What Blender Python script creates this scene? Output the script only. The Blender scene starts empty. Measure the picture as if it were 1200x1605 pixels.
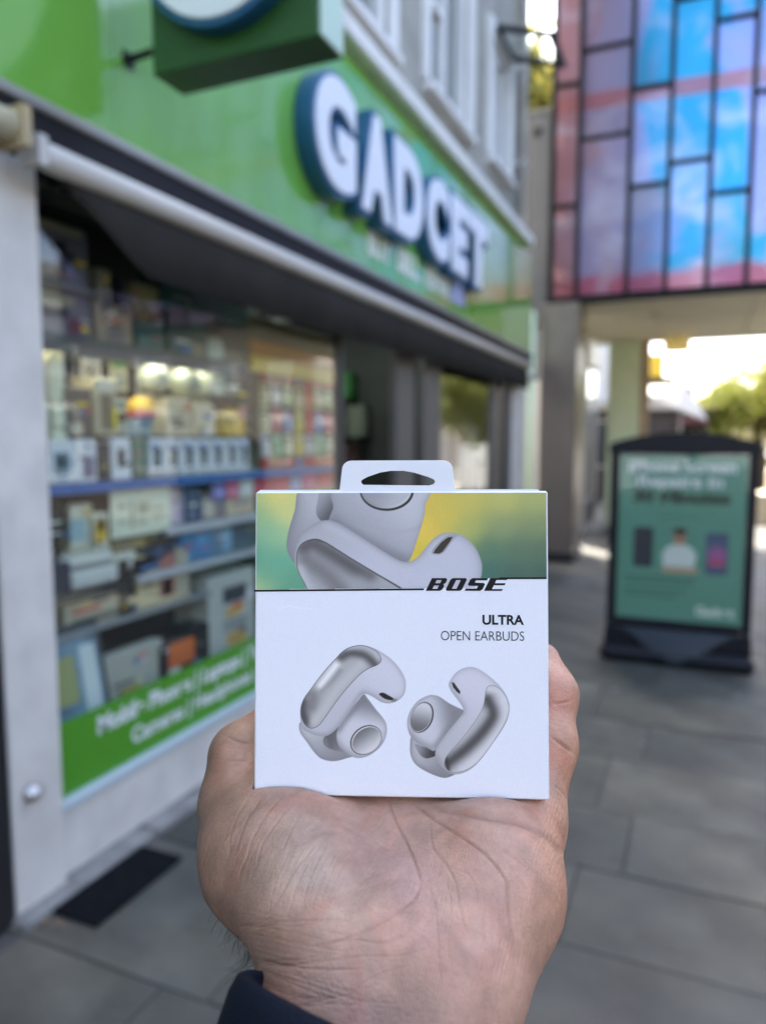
import bpy, bmesh, math, random
import numpy as np
from mathutils import Matrix, Vector

random.seed(7)
rng = np.random.default_rng(7)
S = bpy.context.scene
COL = S.collection

# ------------------------------------------------------------------ camera
FPX, CX, CY, EYE = 1150.0, 600.0, 802.5, 1.55
PITCH = math.atan2(112.5, FPX)
YAW = math.atan2(497.0, math.hypot(FPX, 112.5))
FW = Vector((-math.sin(YAW) * math.cos(PITCH), math.cos(YAW) * math.cos(PITCH), -math.sin(PITCH)))
RT = Vector((math.cos(YAW), math.sin(YAW), 0.0))
UP = RT.cross(FW)
C0 = Vector((0, 0, EYE))
cam = bpy.data.cameras.new('camera')
cam.sensor_fit = 'VERTICAL'
cam.sensor_height = 36.0
cam.lens = 36.0 * FPX / 1605.0
cam.clip_start = 0.01
cam.clip_end = 600.0
cam.dof.use_dof = True
cam.dof.focus_distance = 0.262
cam.dof.aperture_fstop = (cam.lens / 1000.0) / 0.0038
cam_ob = bpy.data.objects.new('camera', cam)
cam_ob.matrix_world = Matrix(((RT.x, UP.x, -FW.x, 0), (RT.y, UP.y, -FW.y, 0), (RT.z, UP.z, -FW.z, EYE), (0, 0, 0, 1)))
COL.objects.link(cam_ob)
S.camera = cam_ob

# ------------------------------------------------------------------ sky, sun, exposure
SUN_EL = math.radians(47)
SUN_AZ = math.radians(-42)          # from +Y towards -X
world = bpy.data.worlds.new('World')
S.world = world
world.use_nodes = True
wn = world.node_tree.nodes
wn.clear()
sky = wn.new('ShaderNodeTexSky')
sky.sky_type = 'NISHITA'
sky.sun_disc = False
sky.sun_elevation = SUN_EL
sky.sun_rotation = SUN_AZ
sky.air_density = 0.8
sky.dust_density = 4.6
sky.ozone_density = 0.8
bg = wn.new('ShaderNodeBackground')
bg.inputs['Strength'].default_value = 0.15
wo = wn.new('ShaderNodeOutputWorld')
world.node_tree.links.new(sky.outputs[0], bg.inputs[0])
world.node_tree.links.new(bg.outputs[0], wo.inputs[0])
sun = bpy.data.lights.new('sun', 'SUN')
sun.energy = 4.2
sun.angle = math.radians(0.53)
sun.color = (1.0, 0.95, 0.87)
sun_ob = bpy.data.objects.new('sun', sun)
sd = Vector((math.sin(SUN_AZ) * math.cos(SUN_EL), math.cos(SUN_AZ) * math.cos(SUN_EL), math.sin(SUN_EL)))
sun_ob.rotation_euler = sd.to_track_quat('Z', 'Y').to_euler()
sun_ob.location = (0, 0, 30)
COL.objects.link(sun_ob)
vs = S.view_settings
S.display_settings.display_device = 'sRGB'
vs.view_transform = 'Standard'
vs.look = 'None'
vs.exposure = 3.0
vs.gamma = 1.0
vs.use_curve_mapping = False
S.cycles.use_denoising = True
try:
    S.cycles.denoiser = 'OPENIMAGEDENOISE'
except Exception:
    pass
S.cycles.max_bounces = 8
S.cycles.diffuse_bounces = 4
S.cycles.glossy_bounces = 4
S.cycles.transparent_max_bounces = 12
S.cycles.sample_clamp_indirect = 8.0
S.cycles.caustics_reflective = False
S.cycles.caustics_refractive = False

# ------------------------------------------------------------------ helpers
def ray(px, py):
    return FW + RT * ((px - CX) / FPX) - UP * ((py - CY) / FPX)
def onX(X, px, py):
    d = ray(px, py); return C0 + d * (X / d.x)
def onY(Y, px, py):
    d = ray(px, py); return C0 + d * (Y / d.y)
def onZ(Z, px, py):
    d = ray(px, py); return C0 + d * ((Z - EYE) / d.z)

def srgb(r, g, b):
    def f(c):
        c = c / 255.0
        return c / 12.92 if c <= 0.04045 else ((c + 0.055) / 1.055) ** 2.4
    return (f(r), f(g), f(b))

def tag(o, label=None, cat=None, group=None, kind=None):
    if label: o['label'] = label
    if cat: o['category'] = cat
    if group: o['group'] = group
    if kind: o['kind'] = kind
    return o

MATS = {}
def mat(name, col, rough=0.6, metal=0.0, spec=0.5, var=0.0, scale=8.0, bump=0.0, bscale=60.0, coat=0.0, emit=None, estr=0.0, rand=0.0, sss=0.0):
    if name in MATS: return MATS[name]
    m = bpy.data.materials.new(name)
    m.use_nodes = True
    nt = m.node_tree
    b = nt.nodes['Principled BSDF']
    b.inputs['Base Color'].default_value = (*col, 1)
    b.inputs['Roughness'].default_value = rough
    b.inputs['Metallic'].default_value = metal
    b.inputs['Specular IOR Level'].default_value = spec
    if coat:
        b.inputs['Coat Weight'].default_value = coat
        b.inputs['Coat Roughness'].default_value = 0.08
    if sss:
        b.inputs['Subsurface Weight'].default_value = sss
    tc = nt.nodes.new('ShaderNodeTexCoord')
    if var > 0 or rand > 0:
        mix = nt.nodes.new('ShaderNodeMix'); mix.data_type = 'RGBA'; mix.blend_type = 'MULTIPLY'
        mix.inputs['Factor'].default_value = 1.0
        mix.inputs['A'].default_value = (*col, 1)
        n = nt.nodes.new('ShaderNodeTexNoise')
        n.inputs['Scale'].default_value = scale
        n.inputs['Detail'].default_value = 5
        nt.links.new(tc.outputs['Object'], n.inputs['Vector'])
        mr = nt.nodes.new('ShaderNodeMapRange')
        mr.inputs['From Min'].default_value = 0.3; mr.inputs['From Max'].default_value = 0.7
        mr.inputs['To Min'].default_value = 1 - var; mr.inputs['To Max'].default_value = 1 + var * 0.6
        nt.links.new(n.outputs['Fac'], mr.inputs['Value'])
        src = mr.outputs['Result']
        if rand > 0:
            oi = nt.nodes.new('ShaderNodeObjectInfo')
            mr2 = nt.nodes.new('ShaderNodeMapRange')
            mr2.inputs['To Min'].default_value = 1 - rand; mr2.inputs['To Max'].default_value = 1 + rand
            nt.links.new(oi.outputs['Random'], mr2.inputs['Value'])
            mm = nt.nodes.new('ShaderNodeMath'); mm.operation = 'MULTIPLY'
            nt.links.new(src, mm.inputs[0]); nt.links.new(mr2.outputs['Result'], mm.inputs[1])
            src = mm.outputs[0]
        nt.links.new(src, mix.inputs['B'])
        nt.links.new(mix.outputs['Result'], b.inputs['Base Color'])
    if bump > 0:
        n2 = nt.nodes.new('ShaderNodeTexNoise')
        n2.inputs['Scale'].default_value = bscale; n2.inputs['Detail'].default_value = 4
        nt.links.new(tc.outputs['Object'], n2.inputs['Vector'])
        bp = nt.nodes.new('ShaderNodeBump'); bp.inputs['Strength'].default_value = bump
        bp.inputs['Distance'].default_value = 0.01
        nt.links.new(n2.outputs['Fac'], bp.inputs['Height'])
        nt.links.new(bp.outputs['Normal'], b.inputs['Normal'])
    if emit:
        b.inputs['Emission Color'].default_value = (*emit, 1)
        b.inputs['Emission Strength'].default_value = estr
    MATS[name] = m
    return m

def pcol(r, g, b, k=1.0):
    """albedo of a thing that shows (r,g,b) in the photo where white paper shows about (206,208,226)"""
    c = srgb(r, g, b); w = srgb(206, 208, 226)
    return tuple(min(0.85, 0.8 * k * a / q) for a, q in zip(c, w))
def cmat(r, g, b, rough=0.5, k=1.0, **kw):
    return mat('print %d %d %d %.2f %.2f' % (r, g, b, k, rough), pcol(r, g, b, k), rough, **kw)

WM = {}
def empty(name, loc, rz=0.0, label=None, cat=None, group=None, kind=None, M=None, parent=None):
    o = bpy.data.objects.new(name, None)
    o.empty_display_size = 0.1
    COL.objects.link(o)
    mw = M if M is not None else Matrix.Translation(Vector(loc)) @ Matrix.Rotation(rz, 4, 'Z')
    o.matrix_world = mw
    if parent is not None:
        o.parent = parent; o.matrix_local = WM[parent.name].inverted() @ mw
    WM[o.name] = mw
    return tag(o, label, cat, group, kind)

def link(name, me, m, parent=None, smooth=False, origin=None):
    """me in world coordinates -> object; with a parent the object sits at its parent's frame"""
    if parent is not None:
        mw = WM[parent.name]
    elif origin is not None:
        mw = Matrix.Translation(Vector(origin))
    else:
        mw = Matrix.Identity(4)
    me.transform(mw.inverted())
    o = bpy.data.objects.new(name, me)
    COL.objects.link(o)
    if parent is not None:
        o.parent = parent
    else:
        o.matrix_world = mw
    WM[o.name] = mw
    if m is not None and not me.materials: me.materials.append(m)
    if smooth:
        me.polygons.foreach_set('use_smooth', [True] * len(me.polygons))
    return o

class MB:
    """collects chamfered boxes, tubes, prisms for ONE mesh (world coordinates)"""
    def __init__(s): s.v = []; s.f = []
    def add(s, v, f):
        n = len(s.v); s.v += [tuple(p) for p in v]; s.f += [tuple(i + n for i in q) for q in f]; return s
    def box(s, lo, hi, ch=0.0, M=None):
        lo = [min(a, b) for a, b in zip(lo, hi)] if False else list(lo); hi = list(hi)
        for i in range(3):
            if lo[i] > hi[i]: lo[i], hi[i] = hi[i], lo[i]
        if ch <= 0 or min(h - l for l, h in zip(lo, hi)) < 2.5 * ch:
            v = [(x, y, z) for z in (lo[2], hi[2]) for y in (lo[1], hi[1]) for x in (lo[0], hi[0])]
            f = [(0, 2, 3, 1), (4, 5, 7, 6), (0, 1, 5, 4), (2, 6, 7, 3), (0, 4, 6, 2), (1, 3, 7, 5)]
        else:
            v = []; idx = {}
            for sx in (0, 1):
                for sy in (0, 1):
                    for sz in (0, 1):
                        c = [(lo, hi)[q][i] for i, q in enumerate((sx, sy, sz))]
                        d = [ch if q == 0 else -ch for q in (sx, sy, sz)]
                        for ax in range(3):
                            p = [c[i] + (d[i] if i != ax else 0) for i in range(3)]
                            idx[(sx, sy, sz, ax)] = len(v); v.append(p)
            f = []
            def I(a, b, c, ax): return idx[(a, b, c, ax)]
            for sx in (0, 1):
                q = [I(sx, 0, 0, 0), I(sx, 1, 0, 0), I(sx, 1, 1, 0), I(sx, 0, 1, 0)]
                f.append(q if sx else q[::-1])
                q = [I(0, sx, 0, 1), I(0, sx, 1, 1), I(1, sx, 1, 1), I(1, sx, 0, 1)]
                f.append(q if sx else q[::-1])
                q = [I(0, 0, sx, 2), I(1, 0, sx, 2), I(1, 1, sx, 2), I(0, 1, sx, 2)]
                f.append(q if sx else q[::-1])
            for a in (0, 1):
                for b in (0, 1):
                    f.append([I(0, a, b, 1), I(1, a, b, 1), I(1, a, b, 2), I(0, a, b, 2)])
                    f.append([I(a, 0, b, 0), I(a, 1, b, 0), I(a, 1, b, 2), I(a, 0, b, 2)])
                    f.append([I(a, b, 0, 0), I(a, b, 1, 0), I(a, b, 1, 1), I(a, b, 0, 1)])
                    for c in (0, 1):
                        pass
            for a in (0, 1):
                for b in (0, 1):
                    for c in (0, 1):
                        f.append([I(a, b, c, 0), I(a, b, c, 1), I(a, b, c, 2)])
        if M is not None: v = [tuple(M @ Vector(p)) for p in v]
        return s.add(v, f)
    def prism(s, pts, a, b, axis):
        """polygon pts (2D) extruded from a to b along axis; 'x': pts=(y,z), 'y': pts=(x,z), 'z': pts=(x,y)"""
        n = len(pts)
        def P(p, t):
            return (t, p[0], p[1]) if axis == 'x' else (p[0], t, p[1]) if axis == 'y' else (p[0], p[1], t)
        v = [P(p, a) for p in pts] + [P(p, b) for p in pts]
        f = [tuple(range(n)), tuple(range(2 * n - 1, n - 1, -1))] + [(i, (i + 1) % n, n + (i + 1) % n, n + i) for i in range(n)]
        return s.add(v, f)
    def tube(s, pts, r, n=10, cap=True):
        pts = [Vector(p) for p in pts]
        rs = r if isinstance(r, (list, tuple)) else [r] * len(pts)
        v = []; f = []
        for i, p in enumerate(pts):
            t = (pts[min(i + 1, len(pts) - 1)] - pts[max(i - 1, 0)]).normalized()
            a = Vector((0, 0, 1)) if abs(t.z) < 0.9 else Vector((1, 0, 0))
            e1 = t.cross(a).normalized(); e2 = t.cross(e1)
            for k in range(n):
                an = 2 * math.pi * k / n
                v.append(p + (e1 * math.cos(an) + e2 * math.sin(an)) * rs[i])
        for i in range(len(pts) - 1):
            for k in range(n):
                f.append((i * n + k, i * n + (k + 1) % n, (i + 1) * n + (k + 1) % n, (i + 1) * n + k))
        if cap:
            f.append(tuple(range(n))[::-1]); f.append(tuple((len(pts) - 1) * n + k for k in range(n)))
        return s.add(v, f)
    def lathe(s, c, prof, n=20):
        v = []; f = []
        for (r, z) in prof:
            for k in range(n):
                a = 2 * math.pi * k / n
                v.append((c[0] + r * math.cos(a), c[1] + r * math.sin(a), c[2] + z))
        for i in range(len(prof) - 1):
            for k in range(n):
                f.append((i * n + k, i * n + (k + 1) % n, (i + 1) * n + (k + 1) % n, (i + 1) * n + k))
        f.append(tuple(range(n))[::-1]); f.append(tuple((len(prof) - 1) * n + k for k in range(n)))
        return s.add(v, f)
    def mesh(s, name='m'):
        me = bpy.data.meshes.new(name)
        me.from_pydata(s.v, [], s.f)
        bm = bmesh.new(); bm.from_mesh(me)
        bmesh.ops.recalc_face_normals(bm, faces=bm.faces[:])
        bm.to_mesh(me); bm.free()
        return me
    def build(s, name, m, parent=None, smooth=False, origin=None):
        return link(name, s.mesh(name), m, parent, smooth, origin)

def cbox(name, lo, hi, m, parent=None, ch=0.004, origin=None):
    return MB().box(lo, hi, ch).build(name, m, parent, origin=origin)

def rrect(x0, y0, x1, y1, r, n=5):
    out = []
    for cx, cy, a0 in ((x1 - r, y1 - r, 0), (x0 + r, y1 - r, 90), (x0 + r, y0 + r, 180), (x1 - r, y0 + r, 270)):
        for k in range(n + 1):
            a = math.radians(a0 + 90 * k / n)
            out.append((cx + r * math.cos(a), cy + r * math.sin(a)))
    return out

def curve_mesh(loops, extrude=0.0, bevel=0.0, offset=0.0, text=None, size=1.0, align='LEFT', shear=0.0, space=1.0):
    """filled 2D outline or text -> mesh in its own XY plane (z = normal)"""
    if text is not None:
        cu = bpy.data.curves.new('t', 'FONT'); cu.body = text; cu.size = size; cu.align_x = align
        cu.shear = shear; cu.space_character = space
    else:
        cu = bpy.data.curves.new('c', 'CURVE'); cu.dimensions = '2D'; cu.fill_mode = 'BOTH'
        for lp in loops:
            sp = cu.splines.new('POLY'); sp.points.add(len(lp) - 1)
            for p, q in zip(sp.points, lp): p.co = (q[0], q[1], 0, 1)
            sp.use_cyclic_u = True
    cu.extrude = extrude; cu.bevel_depth = bevel; cu.offset = offset; cu.bevel_resolution = 2
    if text is not None: cu.resolution_u = 6
    ob = bpy.data.objects.new('t', cu); COL.objects.link(ob)
    dg = bpy.context.evaluated_depsgraph_get(); dg.update()
    me = bpy.data.meshes.new_from_object(ob.evaluated_get(dg))
    bpy.data.objects.remove(ob); bpy.data.curves.remove(cu)
    me.materials.clear()
    return me
def frame(o, right, up, nrm):
    r, u, n = Vector(right), Vector(up), Vector(nrm)
    return Matrix(((r.x, u.x, n.x, o[0]), (r.y, u.y, n.y, o[1]), (r.z, u.z, n.z, o[2]), (0, 0, 0, 1)))
def put(me, M): me.transform(M); return me

# ------------------------------------------------------------------ materials
M_white = mat('white paint', (0.74, 0.72, 0.68), 0.45, var=0.08, scale=5)
M_frame = mat('pale window frame paint', (0.68, 0.65, 0.575), 0.45, spec=0.3, var=0.12, scale=6, bump=0.05)
M_alu = mat('grey aluminium', (0.36, 0.36, 0.36), 0.38, metal=0.6)
M_dark = mat('dark metal', (0.02, 0.02, 0.021), 0.5, spec=0.25)
M_black = mat('black plastic', (0.010, 0.010, 0.012), 0.5, spec=0.2)
M_render = mat('grey render', (0.34, 0.325, 0.275), 0.85, var=0.22, scale=3, bump=0.25, bscale=40)
M_stone = mat('pale stone', (0.48, 0.46, 0.42), 0.8, var=0.2, scale=5, bump=0.2)
M_tan = mat('tan stone', (0.42, 0.31, 0.20), 0.75, var=0.2, scale=4, bump=0.15)
M_green = mat('green acrylic', (0.185, 0.465, 0.07), 0.14, var=0.13, scale=1.4, coat=1.0)
M_signgreen = mat('deep green painted metal', (0.022, 0.085, 0.016), 0.4, var=0.1, scale=6)
M_sticker = mat('green vinyl sticker', (0.075, 0.29, 0.018), 0.4)
M_blue = mat('blue letter side', (0.015, 0.10, 0.21), 0.35)
M_letter = mat('white letter face', (0.82, 0.83, 0.85), 0.3)
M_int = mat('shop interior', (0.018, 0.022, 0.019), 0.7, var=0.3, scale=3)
M_shelf = mat('grey shelf', (0.33, 0.33, 0.31), 0.5)
M_bark = mat('bark', (0.10, 0.075, 0.05), 0.9, var=0.3, scale=20, bump=0.5)

def glass_mat(name, tint=(1, 1, 1), refl=1.0):
    m = bpy.data.materials.new(name); m.use_nodes = True
    nt = m.node_tree; nt.nodes.clear()
    out = nt.nodes.new('ShaderNodeOutputMaterial')
    tr = nt.nodes.new('ShaderNodeBsdfTransparent'); tr.inputs['Color'].default_value = (*tint, 1)
    gl = nt.nodes.new('ShaderNodeBsdfGlossy'); gl.inputs['Roughness'].default_value = 0.02
    gl.inputs['Color'].default_value = (refl, refl, refl, 1)
    fr = nt.nodes.new('ShaderNodeFresnel')
    ge = nt.nodes.new('ShaderNodeNewGeometry')                # same reflectance from both faces of the sheet
    io = nt.nodes.new('ShaderNodeMapRange'); io.inputs['To Min'].default_value = 1.45; io.inputs['To Max'].default_value = 1 / 1.45
    nt.links.new(ge.outputs['Backfacing'], io.inputs['Value']); nt.links.new(io.outputs['Result'], fr.inputs['IOR'])
    mx = nt.nodes.new('ShaderNodeMixShader')
    nt.links.new(fr.outputs[0], mx.inputs[0]); nt.links.new(tr.outputs[0], mx.inputs[1]); nt.links.new(gl.outputs[0], mx.inputs[2])
    nt.links.new(mx.outputs[0], out.inputs['Surface'])
    return m
M_glass = glass_mat('window glass', (0.93, 0.96, 0.95))

# ================================================================== GROUND
g = MB().add([(-300, -300, -0.010), (300, -300, -0.010), (300, 300, -0.010), (-300, 300, -0.010)], [(0, 1, 2, 3)])
mg = mat('street ground', (0.080, 0.078, 0.067), 0.8, var=0.25, scale=1.5)
ground = tag(g.build('ground', mg), kind='structure')

def slab_material():
    m = mat('york stone slab', (0.095, 0.092, 0.076), 0.66, var=0.5, scale=3.0, bump=0.3, bscale=30, rand=0.22)
    nt = m.node_tree; b = nt.nodes['Principled BSDF']
    # worn blotches and small pale chewing-gum spots
    tc = nt.nodes.new('ShaderNodeTexCoord')
    ge = nt.nodes.new('ShaderNodeNewGeometry')
    vo = nt.nodes.new('ShaderNodeTexVoronoi'); vo.inputs['Scale'].default_value = 3.2
    nt.links.new(ge.outputs['Position'], vo.inputs['Vector'])
    lt = nt.nodes.new('ShaderNodeMath'); lt.operation = 'LESS_THAN'; lt.inputs[1].default_value = 0.055
    nt.links.new(vo.outputs['Distance'], lt.inputs[0])
    n = nt.nodes.new('ShaderNodeTexNoise'); n.inputs['Scale'].default_value = 1.1; n.inputs['Detail'].default_value = 6
    nt.links.new(ge.outputs['Position'], n.inputs['Vector'])
    cr = nt.nodes.new('ShaderNodeValToRGB')
    cr.color_ramp.elements[0].position = 0.36; cr.color_ramp.elements[0].color = (0.66, 0.70, 0.76, 1)
    cr.color_ramp.elements[1].position = 0.66; cr.color_ramp.elements[1].color = (1.28, 1.20, 1.06, 1)
    nt.links.new(n.outputs['Fac'], cr.inputs['Fac'])
    old = b.inputs['Base Color'].links[0].from_socket
    mx = nt.nodes.new('ShaderNodeMix'); mx.data_type = 'RGBA'; mx.blend_type = 'MULTIPLY'; mx.inputs['Factor'].default_value = 1
    nt.links.new(old, mx.inputs['A']); nt.links.new(cr.outputs['Color'], mx.inputs['B'])
    m2 = nt.nodes.new('ShaderNodeMix'); m2.data_type = 'RGBA'; m2.inputs['B'].default_value = (0.30, 0.31, 0.33, 1)
    mu = nt.nodes.new('ShaderNodeMath'); mu.operation = 'MULTIPLY'; mu.inputs[1].default_value = 0.55
    nt.links.new(lt.outputs[0], mu.inputs[0])
    nt.links.new(mu.outputs[0], m2.inputs['Factor']); nt.links.new(mx.outputs['Result'], m2.inputs['A'])
    nt.links.new(m2.outputs['Result'], b.inputs['Base Color'])
    mr = nt.nodes.new('ShaderNodeMapRange'); mr.inputs['To Min'].default_value = 0.42; mr.inputs['To Max'].default_value = 0.78
    nt.links.new(n.outputs['Fac'], mr.inputs['Value']); nt.links.new(mr.outputs['Result'], b.inputs['Roughness'])
    return m
M_slab = slab_material()
pave = empty('pavement', (0, 0, 0), kind='structure')
slab_mesh = MB().box((0, 0, -0.034), (1, 1, 0), 0.0).mesh('slab')
edges_y = [1.15, 1.55, 2.18, 2.63, 3.09, 3.64, 4.15, 4.72]
while edges_y[-1] < 11.6: edges_y.append(edges_y[-1] + random.choice([0.45, 0.5, 0.56, 0.62]))
nsl = 0
slab_proto = []
for w in (0.55, 0.7, 0.85, 1.0):
    for h in (0.40, 0.46, 0.52, 0.58, 0.63):
        slab_proto.append((w, h, MB().box((0, 0, -0.034), (w - 0.007, h - 0.007, 0), 0.003).mesh('slab')))
for a, b_ in zip(edges_y[:-1], edges_y[1:]):
    h = b_ - a
    x = -1.895
    xmax = 0.9 + 0.30 * b_ if b_ > 3 else 1.9
    first = True
    while x < xmax and nsl < 296:
        w = random.choice([0.55, 0.7, 0.85, 1.0])
        if first: w = random.choice([0.55, 0.7, 0.85])
        best = min((p for p in slab_proto if p[0] == w), key=lambda p: abs(p[1] - h))
        me = best[2]
        if not me.materials: me.materials.append(M_slab)
        o = bpy.data.objects.new('slab', me); COL.objects.link(o); o.parent = pave
        o.location = (x, a, random.uniform(-0.003, 0.003))
        o.scale = (1, h / best[1], 1)
        o.rotation_euler = (random.uniform(-0.003, 0.003), random.uniform(-0.003, 0.003), 0)
        x += w; nsl += 1; first = False
# kerb stones along the shop front
step_m = mat('worn stone step', (0.25, 0.245, 0.225), 0.8, var=0.35, scale=9, bump=0.4)
step_root = empty('shop_step', (-1.93, 1.55, 0), kind='structure')
y = 1.56
k = 0
while y < 8.9:
    w = [0.62, 0.74, 0.9, 0.8][k % 4]
    cbox('step_stone', (-2.0, y, -0.03), (-1.90, min(y + w, 9.0) - 0.008, 0.022 + 0.004 * (k % 2)), step_m, step_root, 0.006)
    y += w; k += 1

# ================================================================== SHOP BUILDING
XW = -2.0
shop = empty('shop_building', (-2.0, 1.5, 0), label='grey rendered shop building with white sash windows above a glazed shopfront', cat='building')
# upper wall: built round its three window openings and the ones above
YW0, YW1 = 1.0, 8.42
wins = [(3.55, 4.80, 4.14, 5.75), (5.55, 6.62, 4.26, 5.75), (7.36, 8.12, 4.34, 5.52)]
def wall_with_openings(name, y0, y1, z0, z1, ops, xf, xb, m, parent):
    mb = MB()
    ys = sorted({y0, y1} | {o[0] for o in ops} | {o[1] for o in ops})
    for a, b in zip(ys[:-1], ys[1:]):
        cut = sorted([(o[2], o[3]) for o in ops if o[0] <= a + 1e-6 and o[1] >= b - 1e-6])
        z = z0
        for c0, c1 in cut:
            mb.box((xb, a, z), (xf, b, c0)); z = c1
        mb.box((xb, a, z), (xf, b, z1))
    return mb.build(name, m, parent)
ops = wins + [(w[0], w[1], w[2] + 3.0, w[3] + 3.0) for w in wins]
wall_with_openings('upper_wall', YW0 - 8, YW1, 3.72, 10.5, ops, -2.03, -2.32, M_render, shop)
# return wall at the far corner, party wall, back and roof
cbox('end_wall', (-8.0, 8.42, 0.0), (-2.03, 8.62, 10.5), M_render, shop, 0)
cbox('flat_roof', (-8.0, -7.0, 10.5), (-1.9, 8.7, 10.7), M_render, shop, 0)
cbox('rear_wall', (-8.2, -7.0, 0.0), (-8.0, 8.62, 10.5), M_render, shop, 0)
cbox('near_party_wall', (-8.0, -7.2, 0.0), (-2.03, -7.0, 10.5), M_render, shop, 0)
M_flash = mat('pale lead capping', (0.74, 0.72, 0.66), 0.6, var=0.15, scale=6, bump=0.1)
cbox('string_course', (-2.06, -6.9, 3.745), (-1.83, 8.62, 3.86), M_flash, shop, 0.012)
cbox('string_course', (-2.04, -6.9, 3.86), (-1.97, 8.62, 3.985), M_render, shop, 0.008)
M_curtain = mat('net curtain', (0.45, 0.44, 0.47), 0.9, var=0.25, scale=14)
def sash(y0, y1, z0, z1, sill=True):
    w = empty('upper_window', (-2.1, (y0 + y1) / 2, z0), parent=shop)
    f = 0.075
    mb = MB()
    mb.box((-2.16, y0, z0), (-2.05, y0 + f, z1), 0.008).box((-2.16, y1 - f, z0), (-2.05, y1, z1), 0.008)
    mb.box((-2.16, y0 + f, z0), (-2.05, y1 - f, z0 + f), 0.008).box((-2.16, y0 + f, z1 - f), (-2.05, y1 - f, z1), 0.008)
    mid = (y0 + y1) / 2
    mb.box((-2.15, mid - 0.035, z0 + f), (-2.06, mid + 0.035, z1 - f), 0.006)
    mb.box((-2.14, y0 + f, (z0 + z1) / 2 - 0.03), (-2.07, mid - 0.035, (z0 + z1) / 2 + 0.03), 0.006)
    mb.build('window_frame', M_white, w)
    for a, b in ((y0 + f, mid - 0.035), (mid + 0.035, y1 - f)):
        cbox('pane', (-2.112, a, z0 + f), (-2.106, b, z1 - f), M_glass, w, 0)
    cbox('curtain', (-2.26, y0, z0 + 0.02), (-2.25, y0 + (y1 - y0) * 0.45, z1), M_curtain, w, 0)
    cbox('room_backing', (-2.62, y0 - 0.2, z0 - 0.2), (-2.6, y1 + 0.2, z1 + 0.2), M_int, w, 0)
    if sill: cbox('sill', (-2.2, y0 - 0.07, z0 - 0.07), (-1.94, y1 + 0.07, z0 - 0.002), M_white, w, 0.01)
    MB().box((-2.035, y0 - 0.10, z0), (-1.985, y0 - 0.002, z1 + 0.1), 0.006).box((-2.035, y1 + 0.002, z0), (-1.985, y1 + 0.10, z1 + 0.1), 0.006).box((-2.035, y0 - 0.002, z1 + 0.002), (-1.985, y1 + 0.002, z1 + 0.1), 0.006).build('surround', M_white, w)
    return w
for i, w in enumerate(wins):
    sash(*w)
for w in wins:
    sash(w[0], w[1], w[2] + 3.0, w[3] + 3.0)
# the far window's top light stands open on its hinge
tl = empty('open_top_light', (-2.05, 7.7, 5.5), parent=shop)
tilt = Matrix.Translation((-2.02, 0, 5.56)) @ Matrix.Rotation(math.radians(-72), 4, 'Y')
fr = MB()
for lo, hi in (((0, 7.40, -0.62), (0.045, 7.46, 0)), ((0, 8.04, -0.62), (0.045, 8.10, 0)), ((0, 7.46, -0.06), (0.045, 8.04, 0)), ((0, 7.46, -0.62), (0.045, 8.04, -0.56))):
    fr.box(lo, hi, 0.005, tilt)
fr.build('casement_frame', M_dark, tl)
MB().box((0.018, 7.46, -0.56), (0.024, 8.04, -0.06), 0, tilt).build('pane', M_glass, tl)
# corner rainwater pipe
MB().tube([(-1.955, 8.50, 3.99), (-1.955, 8.50, 10.4)], 0.05, 12).build('rainwater_pipe', M_stone, shop, True)
for z in (4.6, 5.6, 7.4): cbox('pipe_clip', (-2.03, 8.43, z), (-1.90, 8.57, z + 0.05), M_stone, shop, 0.004)

M_post = mat('dull grey door metal', (0.085, 0.083, 0.078), 0.5, spec=0.3)
# ---- ground floor shopfront
sf = empty('shopfront', (-2.0, 1.6, 0), parent=shop)
cbox('pilaster', (-2.3, 1.585, -0.02), (-1.965, 1.79, 2.42), M_frame, sf, 0.006)
cbox('pilaster', (-2.3, 8.32, 0.0), (-1.965, 9.0, 2.6), M_frame, sf, 0.006)
cbox('shutter_guide', (-2.25, 1.43, 0.0), (-1.96, 1.58, 2.5), M_dark, sf, 0.01)
cbox('stallriser', (-2.06, 1.792, 0.024), (-1.985, 3.98, 0.262), M_frame, sf, 0.004)
cbox('stallriser', (-2.06, 5.84, 0.024), (-1.985, 8.318, 0.35), M_frame, sf, 0.004)
cbox('sill_rail', (-2.06, 1.792, 0.264), (-1.972, 3.98, 0.300), mat('pale blue grey sill', (0.50, 0.60, 0.62), 0.35), sf, 0.004)
cbox('door_post', (-2.04, 3.982, 0.0), (-1.985, 4.02, 2.42), M_post, sf, 0.005)
cbox('door_post', (-2.04, 4.86, 0.0), (-1.985, 5.22, 2.42), M_post, sf, 0.005)
cbox('door_post', (-2.04, 5.44, 0.0), (-1.985, 5.83, 2.42), M_post, sf, 0.005)
cbox('door_post', (-2.04, 7.42, 0.352), (-1.985, 7.62, 2.42), M_post, sf, 0.005)
cbox('door_post', (-2.04, 8.12, 0.352), (-1.985, 8.318, 2.42), M_post, sf, 0.005)
cbox('head_rail', (-2.08, 1.792, 2.423), (-1.97, 8.318, 2.50), M_dark, sf, 0.004)
cbox('window_pane', (-2.010, 1.792, 0.302), (-2.002, 3.980, 2.421), M_glass, sf, 0)
cbox('window_pane', (-2.010, 5.832, 0.352), (-2.002, 7.418, 2.421), M_glass, sf, 0)
cbox('window_pane', (-2.010, 7.622, 0.352), (-2.002, 8.118, 2.421), M_glass, sf, 0)
cbox('fascia_wall', (-2.32, -6.9, 2.502), (-2.04, 9.0, 3.718), M_render, sf, 0)
cbox('transfer_wall', (-2.3, -6.9, -0.02), (-2.03, 1.425, 2.5), M_render, sf, 0)
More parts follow.
